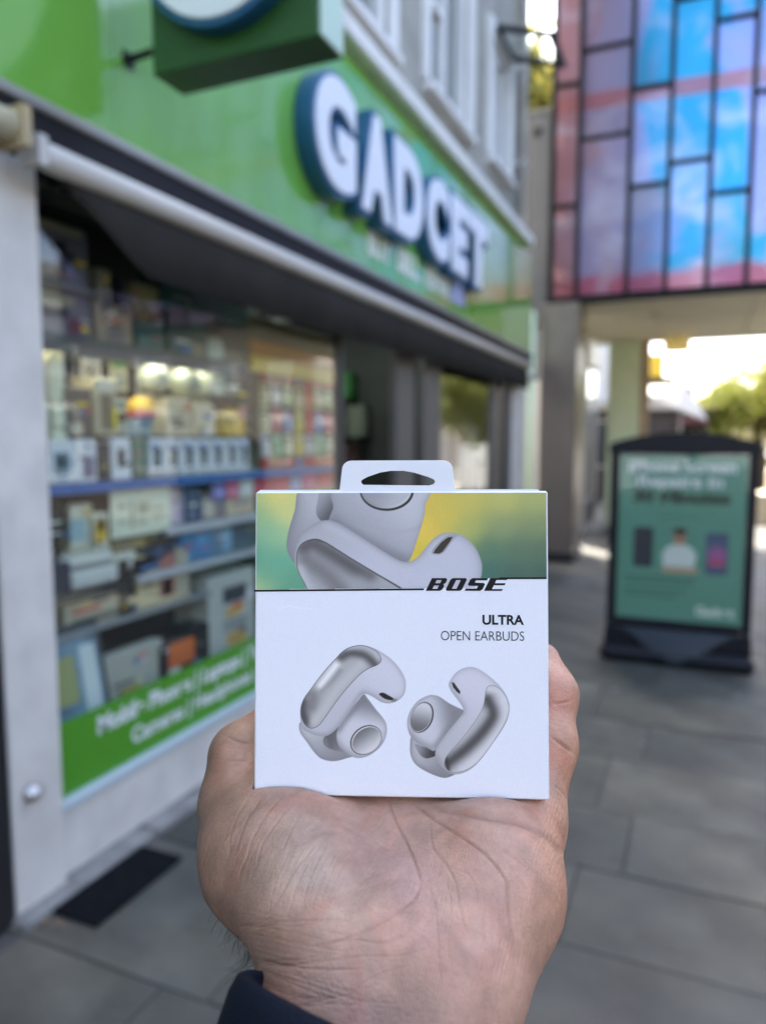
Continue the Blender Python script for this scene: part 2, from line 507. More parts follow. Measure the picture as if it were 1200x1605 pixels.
# interior of the shop
rm = empty('shop_interior', (-4.0, 4.0, 0), parent=shop)
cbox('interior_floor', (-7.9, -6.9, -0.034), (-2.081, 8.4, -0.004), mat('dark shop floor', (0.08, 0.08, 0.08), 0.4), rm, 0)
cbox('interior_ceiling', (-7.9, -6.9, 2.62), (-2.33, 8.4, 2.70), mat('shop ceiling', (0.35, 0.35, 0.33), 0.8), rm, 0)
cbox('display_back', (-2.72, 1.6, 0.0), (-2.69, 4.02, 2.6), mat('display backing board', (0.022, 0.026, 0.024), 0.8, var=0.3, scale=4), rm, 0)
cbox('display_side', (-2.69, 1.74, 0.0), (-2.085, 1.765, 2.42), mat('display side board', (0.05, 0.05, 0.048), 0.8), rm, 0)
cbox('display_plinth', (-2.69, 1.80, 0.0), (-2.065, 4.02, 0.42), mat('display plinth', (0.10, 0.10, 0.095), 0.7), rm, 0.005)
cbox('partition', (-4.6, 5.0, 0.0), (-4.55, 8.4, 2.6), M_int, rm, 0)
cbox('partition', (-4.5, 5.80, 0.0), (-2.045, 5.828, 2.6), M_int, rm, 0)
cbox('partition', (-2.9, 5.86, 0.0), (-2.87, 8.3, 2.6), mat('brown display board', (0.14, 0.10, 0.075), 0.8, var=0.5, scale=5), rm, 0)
lamp_m = mat('lit ceiling panel', (0.8, 0.8, 0.8), 0.5, emit=(0.9, 1.0, 0.94), estr=2.2)
for (lx, ly) in ((-2.55, 4.75), (-3.9, 4.2), (-3.9, 6.2), (-5.4, 3.0)):
    o = tag(cbox('ceiling_light', (lx - 0.28, ly - 0.28, 2.585), (lx + 0.28, ly + 0.28, 2.617), lamp_m, None, 0.004, origin=(lx, ly, 2.6)),
            'lit square panel light on the shop ceiling above the doorway', 'ceiling light', 'lit panels on the shop ceiling')
# dark goods racks seen through the doorway
for i, (ya, yb, c) in enumerate(((4.35, 4.62, (18, 90, 30)), (4.66, 4.9, (20, 40, 34)), (4.95, 5.3, (30, 60, 40)))):
    pass

# ---- window sticker band with its two lines of white lettering
stk = cbox('window_sticker', (-2.0015, 1.80, 0.303), (-1.9990, 3.978, 0.571), M_sticker, sf, 0)
M_vinyl = mat('white vinyl lettering', (0.70, 0.74, 0.70), 0.5)
def wall_text(name, txt, y, z, size, X, m, parent, off=0.0, ex=0.0, sx=1.0, align='LEFT', yspan=None):
    me = curve_mesh(None, extrude=ex, offset=off, text=txt, size=size, align=align)
    if yspan:
        xs = [v.co.x for v in me.vertices]; w = max(xs) - min(xs)
        sx = yspan / w
    me.transform(Matrix.Scale(sx, 4, (1, 0, 0)))
    put(me, frame((X, y, z), (0, 1, 0), (0, 0, 1), (1, 0, 0)))
    return link(name, me, m, parent)
wall_text('lettering', 'Mobile Phones | Laptops | Tablets', 1.985, 0.470, 0.092, -1.9980, M_vinyl, sf, off=0.004)
wall_text('lettering', 'Cameras | Headphones | Repairs', 2.16, 0.366, 0.088, -1.9980, M_vinyl, sf, off=0.003)
# round shutter lock on the pilaster
lk = MB()
me = MB().lathe((0, 0, 0), [(0.0, 0.0), (0.030, 0.0), (0.030, 0.012), (0.024, 0.018), (0.020, 0.034), (0.012, 0.040), (0.0, 0.041)], 18).mesh('shutter_lock')
put(me, frame((-1.9645, 1.655, 0.405), (0, 1, 0), (0, 0, 1), (1, 0, 0)))
link('shutter_lock', me, mat('steel lock', (0.5, 0.5, 0.5), 0.3, metal=0.9), sf, True)

# ---- green fascia sign
XF = -1.92
sign = empty('fascia_sign', (-1.95, 1.6, 2.55), label='long green shop fascia with large white letters reading GADCET on blue sides', cat='sign')
cuts = [-2.4, -0.1, 2.10, 4.40, 6.70, 8.98]
for a, b in zip(cuts[:-1], cuts[1:]):
    cbox('fascia_panel', (-2.035, a + 0.0015, 2.60), (XF, b - 0.0015, 3.735), M_green, sign, 0.0012)
cbox('silver_trim', (-2.03, -2.4, 2.562), (-1.895, 8.98, 2.597), mat('silver trim', (0.32, 0.32, 0.30), 0.4, metal=0.3), sign, 0.006)
cbox('shadow_gap', (-2.03, -2.4, 2.47), (-1.91, 8.98, 2.560), M_black, sign, 0)
def big_letter(ch, y0, y1, z0, z1):
    me = curve_mesh(None, extrude=0.045, bevel=0.006, offset=0.095, text=ch, size=1.0)
    fc = curve_mesh(None, extrude=0.004, bevel=0.003, offset=0.055, text=ch, size=1.0)
    xs = [v.co.x for v in fc.vertices]; ys = [v.co.y for v in fc.vertices]
    ax, bx, ay, by = min(xs), max(xs), min(ys), max(ys)
    sx, sz = (y1 - y0) / (bx - ax), (z1 - z0) / (by - ay)
    for q, xo in ((me, XF + 0.055), (fc, XF + 0.112)):
        q.transform(Matrix.Diagonal((sx, sz, 1, 1)) @ Matrix.Translation((-ax, -ay, 0)))
        put(q, frame((xo, y0, z0), (0, 1, 0), (0, 0, 1), (1, 0, 0)))
    l = link('letter', me, M_blue, sign)
    l['label'] = 'blue sided white letter %s' % ch
    link('letter_face', fc, M_letter, l)
ly = [3.36, 3.90, 4.39, 4.99, 5.54, 5.97]
lw = [0.46, 0.44, 0.50, 0.47, 0.40, 0.58]
for ch, y, w in zip('GADCET', ly, lw):
    big_letter(ch, y, y + w, 2.865, 3.43)
for wd, y0, sp in (('BUY', 4.22, 0.38), ('SELL', 4.70, 0.44), ('REPAIR', 5.24, 0.58)):
    wall_text('lettering', wd, y0, 2.70, 0.20, XF + 0.003, mat('faint white tagline', (0.78, 0.82, 0.70), 0.4), sign, off=0.012, ex=0.002, yspan=sp)
cbox('badge', (XF + 0.001, 5.84, 2.685), (XF + 0.008, 6.22, 2.86), mat('blue badge', (0.38, 0.42, 0.62), 0.4), sign, 0.002)

# ---- rolled awning with grey valance
awn = empty('awning', (-1.84, 1.7, 2.2), label='rolled shop awning with white front bar and dark grey hanging valance under the fascia', cat='awning')
M_bar = mat('white awning bar', (0.60, 0.575, 0.52), 0.4, spec=0.3)
MB().tube([(-1.855, 1.70, 2.405), (-1.855, 1.73, 2.405), (-1.855, 8.6, 2.405)], [0.034, 0.042, 0.042], 16).build('front_bar', M_bar, awn, True)
cbox('bar_end_cap', (-1.90, 1.665, 2.362), (-1.812, 1.699, 2.448), M_bar, awn, 0.014)
M_val = mat('grey awning fabric', (0.046, 0.044, 0.041), 0.9, spec=0.08, var=0.12, scale=5, bump=0.1)
vb = MB(); N = 90
vy = np.linspace(1.80, 8.55, N)
pts = []
for y in vy:
    zb = 2.37 - 0.235 * min(1.0, max(0.0, (y - 1.80) / 0.38))
    xo = -1.862 + 0.010 * math.sin(y * 9.0) + 0.006 * math.sin(y * 23.0)
    pts.append(((-1.858, y, 2.375), (xo, y, zb)))
v = []; f = []
for t, b_ in pts:
    v += [t, b_, (t[0] - 0.004, t[1], t[2]), (b_[0] - 0.004, b_[1], b_[2])]
for i in range(N - 1):
    a, c = 4 * i, 4 * i + 4
    f += [(a, a + 1, c + 1, c), (a + 2, c + 2, c + 3, a + 3), (a + 1, a + 3, c + 3, c + 1)]
MB().add(v, f).build('valance', M_val, awn, True)
cbox('awning_roll', (-2.02, 1.80, 2.425), (-1.905, 8.55, 2.468), M_val, awn, 0.012)
for y in (1.9, 8.4):
    MB().box((-1.99, y - 0.02, 2.36), (-1.86, y + 0.02, 2.40), 0.006).build('folding_arm', M_dark, awn)
aw2 = empty('neighbour_awning', (-1.85, 1.3, 2.35), label='cream end of a neighbouring awning bar at the top of the pale pilaster', cat='awning')
M_cream = mat('cream painted bar', (0.60, 0.55, 0.38), 0.5)
MB().tube([(-1.80, 0.2, 2.41), (-1.82, 1.57, 2.43)], 0.045, 14).build('front_bar', M_cream, aw2, True)
cbox('bar_end_cap', (-1.875, 1.572, 2.375), (-1.765, 1.60, 2.485), mat('worn bar end', (0.45, 0.36, 0.2), 0.6), aw2, 0.012)

# ---- projecting box sign
ps = empty('projecting_sign', (-1.4, 2.08, 2.74), label='dark green box sign with a white and blue letter hanging from the fascia', cat='sign')
cbox('sign_box', (-1.738, 2.08, 2.768), (-1.105, 2.24, 3.55), M_signgreen, ps, 0.006)
cbox('side_panel', (-1.1045, 2.085, 2.775), (-1.099, 2.235, 3.545), mat('pale green side panel', (0.50, 0.66, 0.52), 0.35), ps, 0.001)
def ell(cx, cz, rx, rz, n=64, a0=0, a1=360): return [(cx + rx * math.cos(math.radians(a0 + (a1 - a0) * k / n)), cz + rz * math.sin(math.radians(a0 + (a1 - a0) * k / n))) for k in range(n)]
def emblem_G(r0, r1, s):
    lp = [(r0 * math.cos(a), r0 * math.sin(a)) for a in np.radians(np.linspace(42, 352, 60))]
    lp += [(r0 * 0.99, 0.02), (0.02 - s, 0.02), (0.02 - s, -r1 * 0.30 - s), (r1 * 0.8, -r1 * 0.30 - s)]
    lp += [(r1 * math.cos(a), r1 * math.sin(a)) for a in np.radians(np.linspace(336, 42, 50))]
    return lp
for nm, sgn, off, y0, y1, m in (('emblem_side', 1, 0.022, 2.02, 2.079, M_blue), ('emblem_face', 1, 0.0, 2.012, 2.019, M_letter)):
    me = curve_mesh([emblem_G(0.285, 0.085, 0.03)], extrude=(y1 - y0) / 2, bevel=0.002, offset=off)
    put(me, frame((-1.425, (y0 + y1) / 2, 3.145), (1, 0, 0), (0, 0, 1), (0, -1, 0)))
    link(nm, me, m, ps)
MB().tube([(-1.92, 2.17, 2.895), (-1.739, 2.17, 2.905)], 0.013, 12).build('bracket', M_dark, ps, True)
cbox('wall_plate', (-1.919, 2.145, 2.87), (-1.912, 2.195, 2.92), M_dark, ps, 0.003)
MB().tube([(-1.92, 2.17, 3.40), (-1.739, 2.17, 3.40)], 0.022, 12).build('bracket', M_dark, ps, True)

# ================================================================== DISPLAY SHELVES AND GOODS
XG = -2.14                                    # plane of the goods' fronts
def shelf(name, pxl, pxr, py_l, thick, depth, m, label, edge=None, X=-2.10):
    a = onX(X, pxl, py_l); z = a.z
    d = ray(pxr, 700); y1 = d.y * (X / d.x)
    r = empty('display_shelf', (X, a.y, z - thick), label=label, cat='shelf')
    cbox('board', (X - depth, a.y, z - thick), (X - 0.006, y1, z), m, r, 0.003)
    if edge: cbox('edge_strip', (X - 0.0055, a.y, z - thick - (0.046 if edge is M_lip else 0.012)), (X, y1, z + 0.004), edge, r, 0.001)
    for yy in (a.y + 0.05, y1 - 0.06):
        cbox('bracket', (X - depth, yy, z - thick - 0.05), (X - depth + 0.12, yy + 0.012, z - thick - 0.001), M_dark, r, 0.002)
    return z
M_lip = mat('dark shelf lip', (0.10, 0.10, 0.095), 0.6)  # lip deepened to hide the added strip from view
def add_strip(z):  # unseen strip light, added to brighten the window goods
    sl = empty('added_strip_light', (-2.15, 1.9, z), label='added slim strip light hidden under the topmost shelf to brighten the goods', cat='lamp')
    cbox('added_housing', (-2.175, 1.86, z - 0.010), (-2.135, 3.10, z - 0.001), M_white, sl, 0.002)
    cbox('tube', (-2.168, 1.88, z - 0.019), (-2.145, 3.08, z - 0.0105), mat('added lit tube', (0.8, 0.8, 0.8), 0.5, emit=(1.0, 0.96, 0.86), estr=4.8), sl, 0.002)  # tube of the added strip light
M_blk = mat('black shelf', (0.03, 0.033, 0.035), 0.5)
zTop = shelf('s', 48, 392, 516, 0.02, 0.45, M_shelf, 'topmost grey shelf in the shop window, just below the awning valance', M_lip)
add_strip(zTop - 0.0205)
zBlue = shelf('s', 62, 524, 764, 0.022, 0.50, M_shelf, 'long shelf with a blue front edge across the middle of the shop window', mat('blue shelf edge', (0.035, 0.15, 0.42), 0.4))
zWh = shelf('s', 262, 420, 829, 0.018, 0.40, M_shelf, 'short shelf with white front edge below the red and purple packs', mat('white shelf edge', (0.62, 0.62, 0.6), 0.4))
zClip = shelf('s', 218, 420, 905, 0.016, 0.35, M_shelf, 'shelf with white price clips under the blue boxes in the shop window', mat('pale shelf edge', (0.55, 0.56, 0.55), 0.4))
zBk = shelf('s', 72, 205, 948, 0.022, 0.42, M_blk, 'black shelf carrying the big white printer at the near end of the window')
zMid = shelf('s', 90, 330, 1003, 0.016, 0.42, M_shelf, 'low grey shelf carrying beige and red cartons in the shop window')
zHang = shelf('s', 45, 160, 430, 0.012, 0.35, M_shelf, 'short topmost ledge under the upper dark arched carton')
for i in range(9):                           # price clips
    pass

def good(name, pxl, pxr, py_bot, py_top, col, label, cat='carton', depth=0.12, prints=(), group=None, X=XG, z=None, rough=0.45, rz=0.0):
    """a packed thing standing with its front at plane X; prints = (u0,v0,u1,v1,(r,g,b)) on its front"""
    a = onX(X, pxl, py_bot); t = onX(X, pxl, py_top)
    d = ray(pxr, 700); y1 = d.y * (X / d.x)
    z0 = a.z if z is None else z
    h = max(0.03, t.z - a.z); w = max(0.02, y1 - a.y)
    M = Matrix.Translation((X, a.y, z0)) @ Matrix.Rotation(rz, 4, 'Z')
    r = empty(name, None, M=M, label=label, cat=cat, group=group)
    b = MB().box((-depth, 0.002, 0.001), (0, w - 0.002, h), 0.003, M).build('carton', cmat(*col, rough=rough), r)
    q_ = random.Random(int(pxl * 31 + py_bot))
    for n_ in range(q_.choice((3, 4, 5, 6))):            # small print: titles, marks, bars
        u0 = q_.uniform(0.06, 0.7); v0 = q_.uniform(0.06, 0.86); u1 = min(0.95, u0 + q_.uniform(0.1, 0.5)); v1 = min(0.95, v0 + q_.uniform(0.03, 0.12))
        c = q_.choice(((240, 240, 236), (40, 42, 48), (70, 74, 80), (196, 66, 58), (60, 110, 176), (222, 180, 60), (110, 110, 112), (236, 232, 214)))
        MB().box((0.0003, w * u0, h * v0), (0.0007 + 0.00015 * n_, w * u1, h * v1), 0, M).build('small_print', cmat(*c, rough=0.4), r)
    for (u0, v0, u1, v1, c) in prints:
        MB().box((0.0004, w * u0, h * v0), (0.0021, w * u1, h * v1), 0, M).build('front_print', cmat(*c, rough=0.4), r)
    MB().box((-depth + 0.004, 0.006, h + 0.0003), (-0.004, w - 0.006, h + 0.0015), 0, M).build('lid_flap', cmat(*[min(255, int(q * 1.08)) for q in col]), r)
    return r, w, h

W1 = (214, 208, 192); W2 = (236, 235, 228)
# cartons with dark arched pictures, top left
good('headphone_carton', 44, 150, 432, 330, (92, 92, 108), 'lavender grey carton with a black arched headband picture, upper of the pair', prints=((0.12, 0.5, 0.62, 0.72, (14, 14, 22)), (0.55, 0.3, 0.75, 0.55, (16, 14, 20)), (0.1, 0.08, 0.5, 0.4, (120, 112, 112)), (0.05, 0.86, 0.9, 0.97, (140, 136, 120))), z=zHang)
good('headphone_carton', 48, 152, 516, 440, (104, 98, 116), 'lavender grey carton with a black arched headband picture, lower of the pair', prints=((0.15, 0.42, 0.6, 0.62, (12, 12, 18)), (0.6, 0.1, 0.8, 0.45, (96, 48, 62)), (0.08, 0.68, 0.7, 0.9, (140, 140, 122)), (0.12, 0.05, 0.5, 0.34, (146, 132, 140))), z=zTop)
good('small_carton', 156, 184, 452, 384, (116, 116, 106), 'dusty grey upright carton at the top beside the dark navy one', z=zTop + 0.12, prints=((0.2, 0.1, 0.7, 0.4, (84, 84, 100)),))
good('flat_carton', 152, 214, 522, 458, (150, 138, 122), 'plain beige carton on the topmost shelf right of the arched cartons', z=zTop, prints=((0.3, 0.1, 0.75, 0.4, (122, 112, 116)),))
good('upright_carton', 188, 206, 462, 402, (12, 24, 46), 'narrow navy blue carton at the top of the window', z=zTop + 0.12)
good('square_carton', 210, 256, 466, 408, (110, 104, 76), 'olive brown square carton at the top beneath the valance', z=zTop + 0.12, prints=((0.15, 0.15, 0.85, 0.85, (122, 116, 84)),))
good('teal_reflection_block', 216, 262, 528, 468, (44, 92, 92), 'dull teal block with a darker stripe, imitating a reflection above the topmost shelf', z=zTop, prints=((0.1, 0.4, 0.9, 0.6, (24, 62, 66)),))  # teal block stands in for the valance's reflection in the glass
good('dark_reflection_block', 264, 330, 536, 462, (22, 62, 62), 'wide dark teal block with pale corner patch, imitating a reflection', z=zTop, prints=((0.55, 0.05, 0.9, 0.35, (132, 120, 104)), (0.1, 0.5, 0.5, 0.9, (16, 48, 60))))  # made-up block, its dark teal imitates the same reflection
good('dark_reflection_block', 250, 392, 466, 400, (20, 58, 58), 'long dark teal block imitating the valance reflection above the others', z=zTop + 0.18, prints=((0.3, 0.2, 0.7, 0.7, (14, 40, 58)),))  # upper part of that reflection, also built as a dark block
good('boxed_router', 332, 390, 548, 490, (74, 62, 60), 'brown grey carton at the far end of the topmost shelf', z=zTop, prints=((0.2, 0.0, 0.9, 0.35, (128, 120, 112)),))
# tall cream leaflet rack at the near end
rk = empty('leaflet_rack', tuple(onX(-2.13, 50, 700)), label='tall cream paper leaflet rack at the near end of the shop window', cat='leaflet rack')
a = onX(-2.13, 56, 745); t = onX(-2.13, 56, 490)
y1 = ray(116, 700).y * (-2.13 / ray(116, 700).x)
cbox('rack_board', (-2.17, a.y, zBlue + 0.001), (-2.16, y1, t.z), M_cream, rk, 0.002)
for k in range(6):
    zz = zBlue + 0.03 + k * (t.z - zBlue - 0.06) / 6
    for j in range(2):
        yy = a.y + 0.008 + j * (y1 - a.y) / 2
        MB().box((0, 0, 0), (0.004, (y1 - a.y) / 2 - 0.02, 0.085), 0.0, Matrix.Translation((-2.158 + 0.012 * random.random(), yy, zz)) @ Matrix.Rotation(random.uniform(-0.1, 0.15), 4, 'X')).build('leaflet', cmat(*random.choice([(250, 240, 205), (240, 230, 196), (255, 248, 222), (196, 184, 156), (236, 226, 206)])), rk)
# white rounded goods hanging in the middle
def bulb(pxc, pyt, pyb, wpx, label, tall=False):
    c = onX(-2.2, pxc, pyb); t = onX(-2.2, pxc, pyt)
    h = t.z - c.z; r0 = (ray(pxc + wpx / 2, 600).y / ray(pxc + wpx / 2, 600).x - ray(pxc - wpx / 2, 600).y / ray(pxc - wpx / 2, 600).x) * -2.2 / 2 * -1
    r0 = abs(r0)
    o = empty('smart_bulb' if not tall else 'white_speaker', tuple(c), label=label, cat='bulb' if not tall else 'speaker')
    if tall:
        MB().lathe(c, [(r0 * 0.9, 0), (r0, 0.01), (r0, h * 0.92), (r0 * 0.8, h), (0.001, h)], 20).build('body', cmat(176, 182, 172, 0.4), o, True)
        MB().lathe((c.x, c.y, c.z - 0.012), [(r0 * 0.7, 0), (r0 * 0.7, 0.0115)], 16).build('base', cmat(120, 124, 120), o)
    else:
        MB().lathe(c, [(0.001, 0), (r0 * 0.6, 0.006), (r0, h * 0.28), (r0 * 0.98, h * 0.42), (r0 * 0.6, h * 0.62), (r0 * 0.45, h * 0.66)], 20).build('globe', cmat(150, 158, 148, 0.4), o, True)
        MB().lathe((c.x, c.y, c.z + h * 0.661), [(r0 * 0.45, 0), (r0 * 0.5, h * 0.1), (r0 * 0.4, h * 0.3), (0.001, h * 0.34)], 16).build('neck', cmat(120, 132, 128), o, True)
bulb(241, 545, 618, 34, 'white round lamp bulb hanging, nearer of the two')
bulb(288, 548, 622, 34, 'white round lamp bulb hanging, farther of the two')
bulb(325, 532, 622, 32, 'tall white cylinder speaker beside the two round bulbs', True)
# second tier z: things standing on the row of phone boxes
zR2 = onX(XG, 150, 682).z
good('photo_carton', 150, 187, 682, 592, (176, 168, 146), 'cream carton with brown picture and yellow corner above the phone boxes', z=zR2, prints=((0.25, 0.1, 0.75, 0.72, (112, 100, 82)), (0.65, 0.12, 0.95, 0.5, (222, 196, 60)), (0.1, 0.78, 0.9, 0.95, (206, 204, 196))))
good('phone_box', 104, 148, 688, 612, (92, 84, 78), 'brown grey carton beside the leaflet rack above the phone boxes', z=zR2, prints=((0.1, 0.0, 0.6, 0.25, (168, 160, 150)),))
tb = onX(-2.16, 222, 668)
toy = empty('toy_ball', tuple(tb), label='yellow, red and blue toy ball above the row of phone boxes', cat='toy')
def ballpart(nm, z0, z1, col):
    prof = []
    R = 0.062
    for k in range(9):
        z = z0 + (z1 - z0) * k / 8
        prof.append((max(0.0005, math.sqrt(max(0, R * R - (z - R) ** 2))), z))
    MB().lathe(tb, prof, 20).build(nm, cmat(*col, rough=0.4), toy, True)
ballpart('blue_base', 0.0, 0.034, (120, 158, 196)); ballpart('red_band', 0.0342, 0.062, (196, 56, 84)); ballpart('yellow_cap', 0.0622, 0.124, (222, 168, 44))
good('small_carton', 202, 240, 684, 664, (150, 166, 176), 'pale blue low carton beneath the toy ball', z=zR2)
good('case_pack', 262, 302, 684, 624, (190, 180, 158), 'beige carton with a red corner above the phone boxes', z=zR2, prints=((0.7, 0.7, 0.95, 0.9, (176, 112, 96)),))
good('case_pack', 306, 338, 682, 628, (198, 186, 164), 'plain beige carton right of the one with a red corner', z=zR2, prints=((0.2, 0.05, 0.4, 0.3, (120, 112, 100)),))
good('case_pack', 352, 386, 692, 640, (196, 160, 40), 'mustard yellow carton with pink edge above the phone boxes', z=zR2, prints=((0.7, 0.55, 0.98, 0.95, (196, 140, 140)),))
good('dark_carton', 330, 392, 640, 580, (48, 62, 38), 'dark green carton above the mustard yellow one', z=onX(XG, 330, 640).z, prints=((0.05, 0.05, 0.5, 0.3, (70, 40, 36)),))
# row of white phone boxes on the blue shelf
row = [(78, 118, 678, ((0.2, 0.2, 0.75, 0.72, (96, 122, 142)), (0.3, 0.4, 0.6, 0.6, (56, 76, 98))), 'white smartwatch box with blue watch picture at the near end of the blue shelf'),
       (120, 152, 680, ((0.3, 0.1, 0.85, 0.6, (120, 112, 140)),), 'white phone box with a lilac phone picture on the blue shelf'),
       (176, 206, 682, ((0.3, 0.3, 0.65, 0.75, (54, 54, 58)),), 'white phone box with grey phone picture right of the small black gadget carton')]
for (l, r, tp, pr, lb) in row:
    good('phone_box', l, r, 748, tp, W2, lb, prints=pr, z=zBlue + 0.004)
good('black_gadget', 154, 174, 748, 690, (38, 40, 44), 'small black gadget carton standing between white phone boxes on the blue shelf', z=zBlue + 0.004, prints=((0.2, 0.5, 0.8, 0.9, (60, 62, 66)),))
good('green_carton', 210, 232, 744, 672, (66, 96, 82), 'narrow dark green carton standing in the row of white phone boxes', z=zBlue + 0.004)
r0, w0, h0 = good('phone_box', 235, 258, 742, 680, W2, 'white phone box, nearest of the even row with black pictures on the blue shelf', group='even row of white phone boxes on the blue shelf', prints=((0.3, 0.25, 0.7, 0.75, (40, 40, 46)), (0.15, 0.06, 0.85, 0.14, (150, 150, 150))), z=zBlue + 0.004)
yb = WM[r0.name].translation.y
def copy_thing(o, loc, label=None, group=None, rz=0.0):
    c = o.copy(); COL.objects.link(c); c.location = loc; c.rotation_euler = (0, 0, rz)
    if label: c['label'] = label
    if group: c['group'] = group
    for ch in o.children:
        k = ch.copy(); COL.objects.link(k); k.parent = c
        for g2 in ch.children:
            q = g2.copy(); COL.objects.link(q); q.parent = k
    return c
bpy.context.view_layer.update()
for i in range(1, 7):
    copy_thing(r0, (XG + random.uniform(-0.006, 0.004), yb + i * (w0 + 0.012), zBlue + 0.004), 'white phone box, %s from the near end of the even row on the blue shelf' % ('', 'second', 'third', 'fourth', 'fifth', 'sixth', 'seventh')[i])
# bright blister packs on the pegboard at the far end
pb = empty('pegboard', tuple(onX(-2.36, 400, 760)), label='pale pegboard of hanging packs at the far end of the shop window', cat='pegboard')
pa = onX(-2.34, 405, 752); pt = onX(-2.34, 405, 548); ye = ray(526, 700).y * (-2.34 / ray(526, 700).x)
cbox('board', (-2.37, pa.y, 0.9), (-2.355, ye, pt.z + 0.05), cmat(112, 104, 84), pb, 0.002)
hp = empty('header_board', tuple(onX(-2.2, 396, 580)), label='yellow and orange header strip above the hanging packs', cat='sign')
ha = onX(-2.2, 394, 572); ht = onX(-2.2, 394, 540); hy = ray(522, 700).y * (-2.2 / ray(522, 700).x)
cbox('upper_strip', (-2.22, ha.y, (ha.z + ht.z) / 2 + 0.001), (-2.2, hy, ht.z + 0.03), cmat(176, 118, 26), hp, 0.002)
cbox('lower_strip', (-2.22, ha.y, ha.z - 0.03), (-2.195, hy, (ha.z + ht.z) / 2 - 0.001), cmat(212, 186, 82), hp, 0.002)
cbox('top_board', (-2.24, ha.y, ht.z + 0.032), (-2.22, hy, ht.z + 0.16), cmat(96, 88, 66), hp, 0.002)
bases = {}
cols = [('red', (206, 36, 44)), ('orange', (216, 104, 40)), ('cream', (232, 214, 170)), ('yellow', (228, 200, 30)), ('blue', (80, 120, 206)), ('pink', (216, 76, 104)), ('pale green', (140, 186, 120)), ('white', (240, 238, 232))]
ORD = ('first', 'second', 'third', 'fourth', 'fifth', 'sixth', 'seventh', 'eighth')
ROWN = ('top', 'second', 'middle', 'fourth', 'bottom')
def blister(cn, c, loc, lab):
    if cn not in bases:
        M = Matrix.Translation(loc)
        r = empty('blister_pack', None, M=M, label=lab, cat='blister pack', group='hanging %s blister packs' % cn)
        MB().box((-0.003, 0, 0), (0, 0.085, 0.135), 0.0, M).build('card', cmat(*c), r)
        MB().box((0.0004, 0.012, 0.015), (0.02, 0.073, 0.085), 0.006, M).build('blister', cmat(*[int(q * 0.55 + 90) for q in c], rough=0.2), r)
        MB().box((0.0004, 0.01, 0.098), (0.0015, 0.075, 0.118), 0.0, M).build('header_print', cmat(*random.choice([(60, 60, 90), (230, 228, 220), (150, 30, 40)])), r)
        MB().tube([(-0.02, 0.042, 0.127), (0.012, 0.042, 0.127)], 0.002, 6).build('hook', M_alu, r)
        bases[cn] = r; return r
    return copy_thing(bases[cn], loc, lab)
order = ['red', 'orange', 'red', 'blue', 'red', 'orange', 'orange', 'cream', 'white', 'pale green', 'cream', 'orange', 'cream', 'pale green', 'cream', 'pink', 'blue', 'yellow', 'red', 'blue', 'pink', 'white', 'pale green', 'cream', 'yellow', 'white', 'pale green', 'cream']
bpy.context.view_layer.update()
k = 0
for r_ in range(5):
    for c_ in range(7):
        cn = order[k % len(order)]; k += 1
        loc = (-2.335, pa.y + 0.03 + c_ * (ye - pa.y - 0.06) / 7, pt.z - 0.17 - r_ * 0.148)
        blister(cn, dict(cols)[cn], loc, '%s blister pack, %s from the near end in the %s row of the pegboard' % (cn, ORD[c_], ROWN[r_]))
# small packs hanging below the blue shelf
for i, (l, r, cn) in enumerate(((333, 352, 'violet'), (356, 372, 'pink'), (376, 396, 'white'), (400, 424, 'red'), (427, 452, 'red'), (455, 472, 'blue'), (475, 496, 'pink'), (498, 520, 'red'))):
    cc = {'violet': (116, 108, 176), 'pink': (200, 92, 128), 'white': (206, 204, 204), 'red': (190, 60, 78), 'blue': (132, 140, 190)}[cn]
    a = onX(-2.125, l, 768)
    yy = ray(r, 700).y * (-2.125 / ray(r, 700).x)
    o = empty('gift_card', (-2.125, a.y, zBlue - 0.125), label='%s gift card, %s from the near end of those under the blue shelf edge' % (cn, ('first', 'second', 'third', 'fourth', 'fifth', 'sixth', 'seventh', 'eighth')[i]), cat='gift card', group='%s gift cards under the blue shelf edge' % cn)
    cbox('card', (-2.129, a.y, zBlue - 0.125), (-2.125, yy, zBlue - 0.038), cmat(*cc), o, 0.001)
    cbox('print', (-2.1247, a.y + 0.01, zBlue - 0.10), (-2.1235, yy - 0.01, zBlue - 0.08), cmat(*[min(240, q + 50) for q in cc]), o, 0)
# slim accessory packs hanging in two rows behind the bulbs
ca = onX(-2.44, 122, 560)
for r_ in range(2):
    zt_ = onX(-2.44, 200, 556 + 62 * r_).z
    for c_ in range(8):
        wcol = [(232, 230, 222), (214, 212, 200), (226, 226, 226), (90, 110, 84), (236, 232, 214), (206, 206, 210), (60, 64, 70), (228, 226, 220)][(c_ + 3 * r_) % 8]
        M = Matrix.Translation((-2.44, ca.y + 0.02 + c_ * 0.165, zt_ - 0.15 - 0.02 * ((c_ * 7) % 3)))
        o = empty('accessory_pack', None, M=M, label='slim hanging accessory pack, %s from the near end of the %s row behind the bulbs' % (ORD[c_], ('upper', 'lower')[r_]), cat='accessory pack', group='accessory packs hanging behind the bulbs')
        MB().box((-0.004, 0, 0), (0, 0.11, 0.15), 0, M).build('card', cmat(*wcol), o)
        MB().box((0.0004, 0.02, 0.02), (0.012, 0.085, 0.085), 0.004, M).build('blister', cmat(*[(40, 42, 48), (150, 160, 170), (90, 90, 96), (220, 216, 206)][(c_ + r_) % 4], rough=0.25), o)
        MB().box((0.0004, 0.012, 0.105), (0.0014, 0.098, 0.132), 0, M).build('header_print', cmat(*[(70, 120, 160), (190, 70, 60), (60, 60, 66), (90, 150, 90)][(c_ * 3 + r_) % 4]), o)
